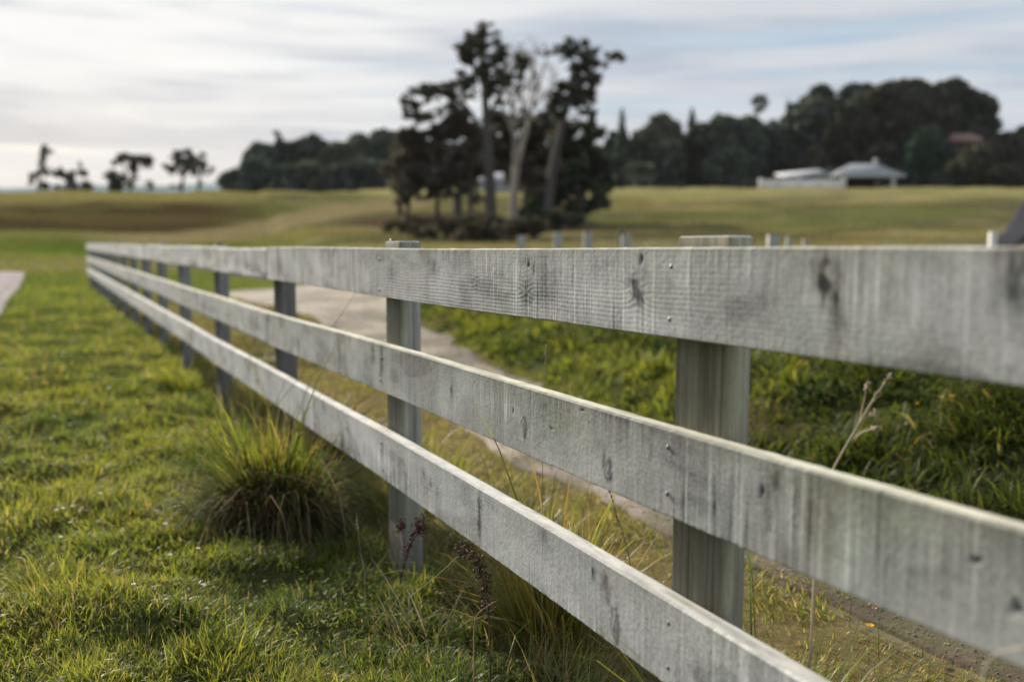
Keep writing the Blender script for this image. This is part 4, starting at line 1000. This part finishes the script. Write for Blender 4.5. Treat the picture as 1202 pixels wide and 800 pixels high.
px_tree('broad_tree', 'dark tree with an open forked crown, second group on the left skyline', 'tree', GL, (150, 230), [[(152, 230, 4), (154, 212, 3), (156, 195, 2)], [(153, 216, 2.4), (146, 200, 2), (143, 188, 1.5)]], [(144, 182, 10, 7), (156, 186, 11, 6), (170, 186, 8, 7), (172, 194, 5, 5, .8), (138, 190, 6, 5, .8), (158, 200, 7, 6, .7), (156, 216, 10, 8, .6), (172, 218, 7, 6, .5)], .6, SIL, .2, .75, Y=YL, split=6)
px_tree('broad_tree', 'small dense tree left of the open forked one on the left skyline', 'tree', GL, (137, 232), [[(137, 232, 5), (137, 215, 3)]], [(130, 206, 8, 6), (140, 212, 8, 9), (134, 222, 7, 9)], .6, SIL, .2, .8, Y=YL - 6)
px_tree('broad_tree', 'flat topped spreading tree, left of the third pair on the left skyline', 'tree', GL, (213, 230), [[(212, 230, 4), (215, 210, 3), (218, 190, 2)]], [(218, 180, 10, 5), (205, 190, 11, 7), (216, 192, 12, 8), (198, 198, 7, 5, .8), (226, 196, 8, 7, .8), (212, 202, 6, 5, .5), (210, 220, 8, 8, .6)], .6, SIL, .2, .75, Y=YL, split=6)
px_tree('broad_tree', 'rounded tree on a thin trunk beside the dark wood on the left skyline', 'tree', GL, (232, 230), [[(232, 230, 5), (234, 212, 3), (236, 195, 2)]], [(238, 188, 11, 8), (230, 196, 9, 6), (243, 198, 6, 5, .7), (233, 220, 6, 8, .6)], .6, SIL, .2, .75, Y=YL + 3, split=6)

# woods: crowns built from many lumps
def wood_tree(name, label, group, cx, top, hw, base, Y, kind, pal, leaf=.75, dens=.5):
    base0 = base; base = base + 5; hw = hw * 1.18; leaf = max(leaf, .72); cl = []; h = base - top
    if kind == 'cone':
        for i in range(16):
            t = i / 15; y = top + h * (.04 + .9 * t); w = hw * (.12 + .95 * t ** .8)
            cl.append((cx + RNG.normal(0, .18) * w, y, w * .62, h * .075)); 
            if t > .25: cl.append((cx - w * .55, y + 2, w * .4, h * .06)); cl.append((cx + w * .55, y + 2, w * .4, h * .06))
    else:
        cl.append((cx, top + h * .45, hw * .72, h * .38))
        cl.append((cx, top + h * .72, hw * .85, h * .28))
        cl.append((cx - hw * .3, top + h * .86, hw * .6, h * .16)); cl.append((cx + hw * .3, top + h * .88, hw * .6, h * .15))
        for i in range(20):
            a = math.pi * (i + RNG.uniform(-.4, .4)) / 19
            k = RNG.uniform(.66, .9); y = top + h * .52 - math.sin(a) * h * .50 * k
            r = hw * RNG.uniform(.18, .34)
            cl.append((cx + math.cos(a) * hw * k, y, r, r * RNG.uniform(.7, 1.0)))
        for i in range(12):
            cl.append((cx + RNG.uniform(-.8, .8) * hw, top + h * RNG.uniform(.25, .9), hw * RNG.uniform(.16, .3), hw * RNG.uniform(.13, .22)))
    return px_tree(name, label, 'tree', group, (cx, base), [[(cx, base, hw * .16), (cx + 1, (base + top) / 2, hw * .11), (cx, top + h * .15, hw * .05)]], cl, leaf, pal, .15, dens * 2.2, Y=Y, depth=.9)
WB = [(0.09, 0.114, 0.094), (0.074, 0.098, 0.084), (0.108, 0.13, 0.102)]
WG = [(.13, .145, .105), (.11, .13, .095), (.155, .16, .115)]
WD = [(0.074, 0.089, 0.074), (0.062, 0.077, 0.067), (0.09, 0.102, 0.082)]
G1 = 'trees of the dark wood on the left ridge'
for a in [(278, 200, 17, 222, 188, 'dome', WB, 'lowest dark bush at the left end of the left wood'),
          (300, 186, 18, 222, 192, 'dome', WB, 'small dark round tree second from the left end of the left wood'),
          (305, 166, 17, 222, 205, 'dome', WB, 'dark tree with the first high crown at the left end of the left wood'),
          (330, 163, 20, 222, 212, 'dome', WD, 'dark tree behind the gap left of the wide crown in the left wood'),
          (332, 195, 20, 222, 190, 'dome', WB, 'low dark bushy tree at the front of the left wood below the first high crown'),
          (365, 158, 26, 222, 208, 'dome', WD, 'widest dark crown in the middle of the left wood'),
          (362, 190, 18, 222, 192, 'dome', WG, 'paler green tree in front of the widest crown of the left wood'),
          (395, 164, 20, 222, 204, 'dome', WG, 'pale green tree right of the widest crown of the left wood'),
          (397, 194, 18, 222, 190, 'dome', WD, 'dark low tree in the front row of the left wood right of the pale one'),
          (424, 156, 22, 222, 206, 'dome', WG, 'greyish green tall tree in the right half of the left wood'),
          (425, 188, 20, 222, 191, 'dome', WB, 'dark round tree in front of the greyish tall one of the left wood'),
          (452, 148, 22, 222, 204, 'dome', WB, 'highest dark crown of the left wood just left of the paddock clump'),
          (452, 190, 16, 222, 192, 'dome', WB, 'dark low tree beside the paddock clump at the right end of the left wood')]:
    wood_tree('wood_tree', a[7], G1, a[0], a[1], a[2], a[3], a[4], a[5], a[6])
px_tree('pine_tree', 'tiny tufted pine poking above the left wood', 'tree', None, (325, 200), [[(325, 200, 2), (325, 160, 1.4)]], [(324, 157, 5, 3, .6), (328, 162, 4, 4, .6)], .5, SIL, .1, .6, Y=214)
G2 = 'trees of the dark wood behind the paddock'
for a in [(722, 150, 14, 222, 205, 'dome', WB, 'dark tree just right of the paddock clump'),
          (731, 132, 13, 222, 200, 'cone', WB, 'narrow pointed dark conifer right of the paddock clump'),
          (752, 150, 17, 222, 207, 'dome', WB, 'dark round tree rising behind the pale low shrubby one'),
          (750, 190, 16, 222, 188, 'dome', WG, 'pale low shrubby tree between the pointed conifer and the tall round trees'),
          (776, 131, 26, 222, 203, 'dome', WG, 'tall round tree with a greenish sunlit flank behind the paddock'),
          (783, 165, 20, 222, 192, 'dome', WD, 'dark lower tree in front of the greenish round one'),
          (812, 130, 13, 222, 206, 'cone', WD, 'slim dark conifer between two tall rounded trees behind the paddock'),
          (824, 140, 16, 222, 200, 'dome', [(.07, .065, .045), (.06, .056, .04)], 'brownish crown tucked between slim conifers behind the paddock'),
          (847, 130, 25, 222, 198, 'dome', WD, 'wide dark tree in the middle of the wood behind the paddock'),
          (878, 133, 22, 222, 200, 'dome', WB, 'dark rounded tree below the tufted tall pine'),
          (860, 175, 26, 222, 190, 'dome', WB, 'low dark tree at the paddock edge left of the white wall'),
          (906, 138, 18, 222, 204, 'dome', WD, 'dark tree between the tufted pine and the high right-hand hill trees'),
          (926, 120, 14, 222, 206, 'cone', WD, 'pointed dark conifer at the left shoulder of the high right-hand trees')]:
    wood_tree('wood_tree', a[7], G2, a[0], a[1], a[2], a[3], a[4], a[5], a[6])
for a in [(486, 176, 20, 222, 198, 'dome', WB, 'dark tree of the far wood seen left behind the clump trunks'),
          (520, 172, 22, 222, 200, 'dome', WD, 'dark tree of the far wood seen behind the broad brown conifer'),
          (552, 176, 18, 222, 196, 'dome', WB, 'dark tree of the far wood just left of the white cottage'),
          (618, 172, 18, 222, 198, 'dome', WD, 'dark tree of the far wood just right of the white cottage'),
          (584, 168, 20, 214, 210, 'dome', WD, 'dark tree of the far wood behind the white cottage roof'),
          (650, 170, 20, 222, 198, 'dome', WB, 'dark tree of the far wood behind the tall leaning conifer'),
          (690, 166, 20, 222, 200, 'dome', WB, 'dark tree of the far wood behind the right edge of the clump')]:
    wood_tree('wood_tree', a[7], G2, a[0], a[1], a[2], a[3], a[4], a[5], a[6])
px_tree('pine_tree', 'tall thin pine with a small tufted top above the wood', 'tree', None, (889, 200), [[(889, 200, 3), (888, 150, 2.2), (891, 118, 1.4)]], [(893, 115, 8, 4, .8), (886, 120, 5, 4, .7), (898, 121, 5, 4, .7), (888, 129, 5, 5, .6), (895, 128, 4, 4, .5)], .5, SIL, .2, .7, Y=196)
G3 = 'high dark trees on the right ridge'
RB = [(.066, .066, .05), (.056, .058, .045), (.082, .078, .058)]
for a in [(960, 104, 40, 222, 212, 'dome', WD, 'broad dark tree at the left of the high right-hand group', .7),
          (1012, 98, 38, 222, 216, 'dome', WD, 'dark tree behind the big dome at the top of the right-hand group', .7),
          (985, 116, 25, 222, 193, 'cone', [(.036, .040, .022), (.05, .05, .028)], 'dark conical tree in front of the high right-hand group', .6),
          (1062, 96, 52, 206, 202, 'dome', RB, 'huge dark rounded tree forming the top of the right-hand group', .75),
          (1118, 90, 44, 205, 208, 'dome', RB[:2] + WD, 'dark domed tree at the right end of the right-hand group', .75),
          (1093, 148, 24, 222, 186, 'dome', [(.04, .085, .055), (.036, .072, .05)], 'deep green round tree behind the open pavilion', .55),
          (1035, 168, 18, 214, 192, 'dome', RB + WG[:1], 'brown bush behind the pavilion roof', .5),
          (1146, 168, 26, 222, 178, 'dome', [(.075, .07, .045), (.06, .06, .038)], 'olive brown bush at the right below the red roof', .5),
          (1180, 152, 26, 222, 182, 'dome', RB, 'dark tree cut by the right edge of the photo', .6),
          (1216, 142, 28, 222, 184, 'dome', WD, 'dark tree standing just at the right border beside the sealed road', .6),
          (955, 172, 15, 212, 190, 'dome', [(.085, .08, .06), (.07, .068, .05)], 'pale grey bush above the long low shed roof', .45),
          (1182, 196, 18, 224, 172, 'dome', [(.08, .07, .055), (.06, .05, .04)], 'low brown hedge bush beside the sealed road', .4),
          (974, 196, 8, 218, 176, 'dome', WD, 'small dark bush between the long shed and the pavilion', .4),
          (1120, 200, 22, 224, 180, 'dome', WD, 'low dark bush right of the pavilion', .45),
          (1075, 190, 18, 224, 188, 'dome', WD, 'dark shrubby tree behind the pavilion posts', .45)]:
    wood_tree('wood_tree', a[7], G3, a[0], a[1], a[2], a[3], a[4], a[5], a[6], a[8])

# ================================================================== BUILDINGS ON THE RIDGE
def rootb(name, px, Y, label, cat):
    x = P(px, 222, Y)[0]; z = gh(x, Y); return empty(name, (x, Y, z), label, cat), np.array([x, Y, z])
YB = 166; m = mpp(YB)
def L3(px, py, Y, o): return P(px, py, Y) - o
def hip_roof(mb, x0, x1, y0, y1, ze, zr, rin, c, t=.14):
    a = [(x0, y0, ze), (x1, y0, ze), (x1, y1, ze), (x0, y1, ze)]; ym = (y0 + y1) / 2
    b = [(x0 + rin, ym, zr), (x1 - rin, ym, zr)]
    lo = [(p[0], p[1], p[2] - t) for p in a]
    v = a + b + lo
    mb.add(v, [(0, 1, 5, 4), (2, 3, 4, 5), (0, 6, 7, 1), (1, 7, 8, 2), (2, 8, 9, 3), (3, 9, 6, 0), (6, 9, 8, 7)], [(1, 2, 5), (3, 0, 4)], c)
# open pavilion
r, o = rootb('pavilion', 1022, YB, 'open-sided pavilion with a grey hipped roof on white posts at the paddock edge', 'pavilion')
e0, e1 = L3(983, 205, YB, o), L3(1063, 205, YB, o); ap = L3(1022, 192, YB + 4, o)
mb = MB(); hip_roof(mb, e0[0], e1[0], -.3, 8.5, e0[2], ap[2], 3.6, (.22, .235, .25)); mb.build('roof', M_ROOF, r, smooth=False)
mb = MB(); mb.box((e0[0] + .02, -.36, e0[2] - .34), (e1[0] - .02, -.302, e0[2] - .02), (.55, .56, .57)); mb.build('fascia', M_PAINT, r, smooth=False)
for px in (990, 1049):
    x = L3(px, 210, YB, o)[0]
    for yy_ in (.2, 7.8):
        mb = MB(); mb.box((x - .28, yy_ - .28, -.3), (x + .28, yy_ + .28, e0[2] - .15), (.55, .54, .52)); mb.build('post', M_PAINT, r, smooth=False)
mb = MB(); mb.box((e0[0] + .3, 7.9, -.3), (e1[0] - .3, 8.1, e0[2] - .15), (.06, .055, .05)); mb.build('back_wall', M_PAINT, r, smooth=False)
mb = MB(); mb.box((ap[0] + .8, 4.2, ap[2] - .3), (ap[0] + 1.4, 4.8, ap[2] + .9), (.35, .33, .32)); mb.build('chimney', M_PAINT, r, smooth=False)
# long low shed
r, o = rootb('low_shed', 945, YB + 2, 'long low shed with a pale metal roof behind the white wall', 'shed')
a0, a1 = L3(918, 208, YB + 2, o), L3(972, 203, YB + 2, o); t1 = L3(945, 199, YB + 6, o)
mb = MB(); mb.add([(a0[0], -.2, a0[2]), (a1[0], -.2, a1[2]), (a1[0], 5, a1[2] + 1.0), (a0[0], 5, a0[2] + 1.0), (a0[0], -.2, a0[2] - .15), (a1[0], -.2, a1[2] - .15), (a1[0], 5, a1[2] + .85), (a0[0], 5, a0[2] + .85)],
                  [(0, 1, 2, 3), (4, 7, 6, 5), (0, 4, 5, 1), (1, 5, 6, 2), (2, 6, 7, 3), (3, 7, 4, 0)], None, (.45, .46, .49)); mb.build('roof', M_ROOF, r, smooth=False)
mb = MB(); mb.box((a0[0] + .3, .2, -.4), (a1[0] - .2, 4.6, a0[2] - .16), (.12, .12, .11)); mb.build('wall', M_PAINT, r, smooth=False)
# white garden wall
r, o = rootb('garden_wall', 940, YB - 3, 'low white wall in front of the long low shed', 'wall')
b0, b1 = L3(893, 211, YB - 3, o), L3(992, 214, YB - 3, o)
mb = MB(); mb.box((b0[0], -.12, -.6), (b1[0], .12, b0[2]), (.82, .78, .73)); mb.build('wall', M_PAINT, r, smooth=False)
mb = MB(); mb.box((b0[0] - .05, -.2, b0[2] + .003), (b1[0] + .05, .2, b0[2] + .11), (.7, .68, .64)); mb.build('coping', M_PAINT, r, smooth=False)
for px in (893, 912, 938, 962, 991):
    x = L3(px, 215, YB - 3, o)[0]; mb = MB(); mb.box((x - .22, -.26, -.5), (x + .22, .26, b0[2] + .25), (.68, .65, .6)); mb.build('pier', M_PAINT, r, smooth=False)
# red-roofed house in the trees
YH = 184
r, o = rootb('red_roof_house', 1140, YH, 'house with a rusty red roof half hidden by the trees at the right', 'house')
e0, e1 = L3(1113, 166, YH, o), L3(1168, 166, YH, o); tp = L3(1140, 157, YH + 4, o)
mb = MB(); hip_roof(mb, e0[0], e1[0], 0, 8, e0[2], tp[2], 2.5, (.15, .055, .038)); mb.build('roof', M_ROOF, r, smooth=False)
mb = MB(); mb.box((e0[0] + .5, .5, -1), (e1[0] - .5, 7.5, e0[2] - .16), (.09, .05, .042)); mb.build('wall', M_PAINT, r, smooth=False)
for px in (1124, 1150):
    a = L3(px - 4, 178, YH, o); b = L3(px + 4, 171, YH, o); mb = MB(); mb.box((a[0], .42, a[2]), (b[0], .49, b[2]), (.05, .055, .06)); mb.build('window', M_ROOF, r, smooth=False)
# white cottage seen between the trunks of the clump
YW = 158
r, o = rootb('white_cottage', 582, YW, 'small white cottage glimpsed between the trunks of the paddock clump', 'house')
e0, e1 = L3(562, 211, YW, o), L3(606, 211, YW, o); tp = L3(584, 203, YW + 3, o)
mb = MB(); hip_roof(mb, e0[0] - .4, e1[0] + .4, -.4, 6.4, e0[2], tp[2], 2.2, (.42, .43, .47)); mb.build('roof', M_ROOF, r, smooth=False)
mb = MB(); mb.box((e0[0], 0, -.6), (e1[0], 6, e0[2] - .16), (.30, .31, .33)); mb.build('wall', M_PAINT, r, smooth=False)
for px in (573, 597):
    a = L3(px - 3, 219, YW, o); b = L3(px + 3, 213, YW, o); mb = MB(); mb.box((a[0], -.06, a[2]), (b[0], -.004, b[2]), (.05, .055, .06)); mb.build('window', M_ROOF, r, smooth=False)

# ================================================================== HAZE
def haze(dens):
    mb = MB(); mb.box((-1560, -1560, -16), (1560, 1560, 98), (1, 1, 1))
    m, nt, out = new_mat('haze_air'); v = nt.nodes.new('ShaderNodeVolumePrincipled')
    v.inputs['Color'].default_value = (.86, .90, .96, 1); v.inputs['Density'].default_value = dens; v.inputs['Anisotropy'].default_value = 0.0
    nt.links.new(v.outputs[0], out.inputs['Volume'])
    tag(mb.build('haze', m, smooth=False), kind='stuff')
haze(.00006)
# ================================================================== SKY, SUN, CAMERA
SUN_AZ, SUN_EL = math.radians(-32), math.radians(24)          # azimuth from +Y, clockwise positive
sdir = Vector((math.sin(SUN_AZ) * math.cos(SUN_EL), math.cos(SUN_AZ) * math.cos(SUN_EL), math.sin(SUN_EL)))
sl = bpy.data.lights.new('sun', 'SUN'); sl.energy = 5.0; sl.angle = math.radians(.9); sl.color = (1, .92, .79)
so = bpy.data.objects.new('sun', sl); COL.objects.link(so); so.rotation_euler = sdir.to_track_quat('Z', 'Y').to_euler(); so.location = (-30, 40, 30)

w = bpy.data.worlds.new('World'); scene.world = w; w.use_nodes = True
nt = w.node_tree; nt.nodes.clear()
out = nt.nodes.new('ShaderNodeOutputWorld'); bg = nt.nodes.new('ShaderNodeBackground'); bg.inputs['Strength'].default_value = .067
sky = nt.nodes.new('ShaderNodeTexSky'); sky.sky_type = 'NISHITA'; sky.sun_disc = False; sky.sun_elevation = SUN_EL; sky.sun_rotation = SUN_AZ
sky.air_density = 1.2; sky.dust_density = 1.5
def val(op, a, b=None, c=None):
    n = nt.nodes.new('ShaderNodeMath'); n.operation = op
    for i, v in enumerate((a, b, c)):
        if v is None: continue
        if isinstance(v, (int, float)): n.inputs[i].default_value = v
        else: nt.links.new(v, n.inputs[i])
    return n.outputs[0]
def mrange(v, a, b, c, d, smooth=True):
    n = nt.nodes.new('ShaderNodeMapRange'); n.interpolation_type = 'SMOOTHSTEP' if smooth else 'LINEAR'
    for i, q in enumerate((a, b, c, d)): n.inputs[i + 1].default_value = q
    nt.links.new(v, n.inputs[0]); return n.outputs[0]
def mixc(f, a, b):
    n = nt.nodes.new('ShaderNodeMix'); n.data_type = 'RGBA'
    for i, v in ((0, f), (6, a), (7, b)):
        if isinstance(v, tuple): n.inputs[i].default_value = (*v, 1)
        elif isinstance(v, (int, float)): n.inputs[i].default_value = v
        else: nt.links.new(v, n.inputs[i])
    return n.outputs[2]
tc = nt.nodes.new('ShaderNodeTexCoord')
sp = nt.nodes.new('ShaderNodeSeparateXYZ'); nt.links.new(tc.outputs['Generated'], sp.inputs[0])
def streak(scale, seed, det=6, rough=.55, rot=0.0, dist=.3):
    mp = nt.nodes.new('ShaderNodeMapping'); mp.inputs['Scale'].default_value = scale; mp.inputs['Location'].default_value = (seed, seed * .7, seed * .3); mp.inputs['Rotation'].default_value = (0, rot, 0)
    nt.links.new(tc.outputs['Generated'], mp.inputs[0])
    nz = nt.nodes.new('ShaderNodeTexNoise'); nz.inputs['Scale'].default_value = 1; nz.inputs['Detail'].default_value = det; nz.inputs['Roughness'].default_value = rough; nz.inputs['Distortion'].default_value = dist
    nt.links.new(mp.outputs[0], nz.inputs[0]); return nz.outputs['Fac']
dt = nt.nodes.new('ShaderNodeVectorMath'); dt.operation = 'DOT_PRODUCT'; nt.links.new(tc.outputs['Generated'], dt.inputs[0]); dt.inputs[1].default_value = sdir
sunny = mrange(dt.outputs['Value'], .70, 1.0, 0, 1)
s1 = streak((2.6, 2.6, 26), 3.1, rot=.06); s2 = streak((5, 5, 60), 8.3, rot=.05); s3 = streak((1.5, 1.5, 12), 1.7, rot=.03)
body = val('ADD', val('MULTIPLY', s1, .48), val('ADD', val('MULTIPLY', s2, .34), val('MULTIPLY', s3, .18)))
shade = mrange(body, .38, .58, 0, 1)
cl_sun = mixc(shade, (5.2, 5.35, 5.75), (8.4, 8.28, 8.1))
cl_far = mixc(shade, (3.7, 4.3, 5.2), (5.6, 5.85, 6.25))
cloud = mixc(sunny, cl_far, cl_sun)
warm = val('MULTIPLY', mrange(dt.outputs['Value'], .80, 1.0, 0, 1), mrange(sp.outputs['Z'], .02, .20, 1, 0))
cloud = mixc(val('MULTIPLY', warm, .75), cloud, (8.4, 7.45, 6.4))
blue_gap = val('MULTIPLY', mrange(streak((2.0, 2.0, 34), 5.9, rot=.10), .50, .68, 0, 1), mrange(dt.outputs['Value'], .62, .97, .62, .42))
col = mixc(blue_gap, cloud, mixc(.6, sky.outputs[0], (3.1, 4.6, 6.2)))
nt.links.new(col, bg.inputs['Color']); nt.links.new(bg.outputs[0], out.inputs['Surface'])

cd = bpy.data.cameras.new('camera'); cam = bpy.data.objects.new('camera', cd); COL.objects.link(cam)
cd.sensor_width = 36; cd.lens = 35; cd.clip_start = .05; cd.clip_end = 9000
cam.location = CAM; cam.rotation_euler = (math.pi / 2 - PITCH, 0, 0)
cd.dof.use_dof = True; cd.dof.focus_distance = 2.2; cd.dof.aperture_fstop = 2.0; cd.dof.aperture_blades = 0
scene.camera = cam
scene.render.engine = 'CYCLES'
scene.cycles.use_denoising = True
scene.cycles.max_bounces = 7; scene.cycles.diffuse_bounces = 3; scene.cycles.transmission_bounces = 3; scene.cycles.transparent_max_bounces = 4
scene.cycles.caustics_reflective = False; scene.cycles.caustics_refractive = False
vs = scene.view_settings; vs.view_transform = 'Standard'; vs.look = 'None'; vs.exposure = .82; vs.gamma = 1; vs.use_curve_mapping = False
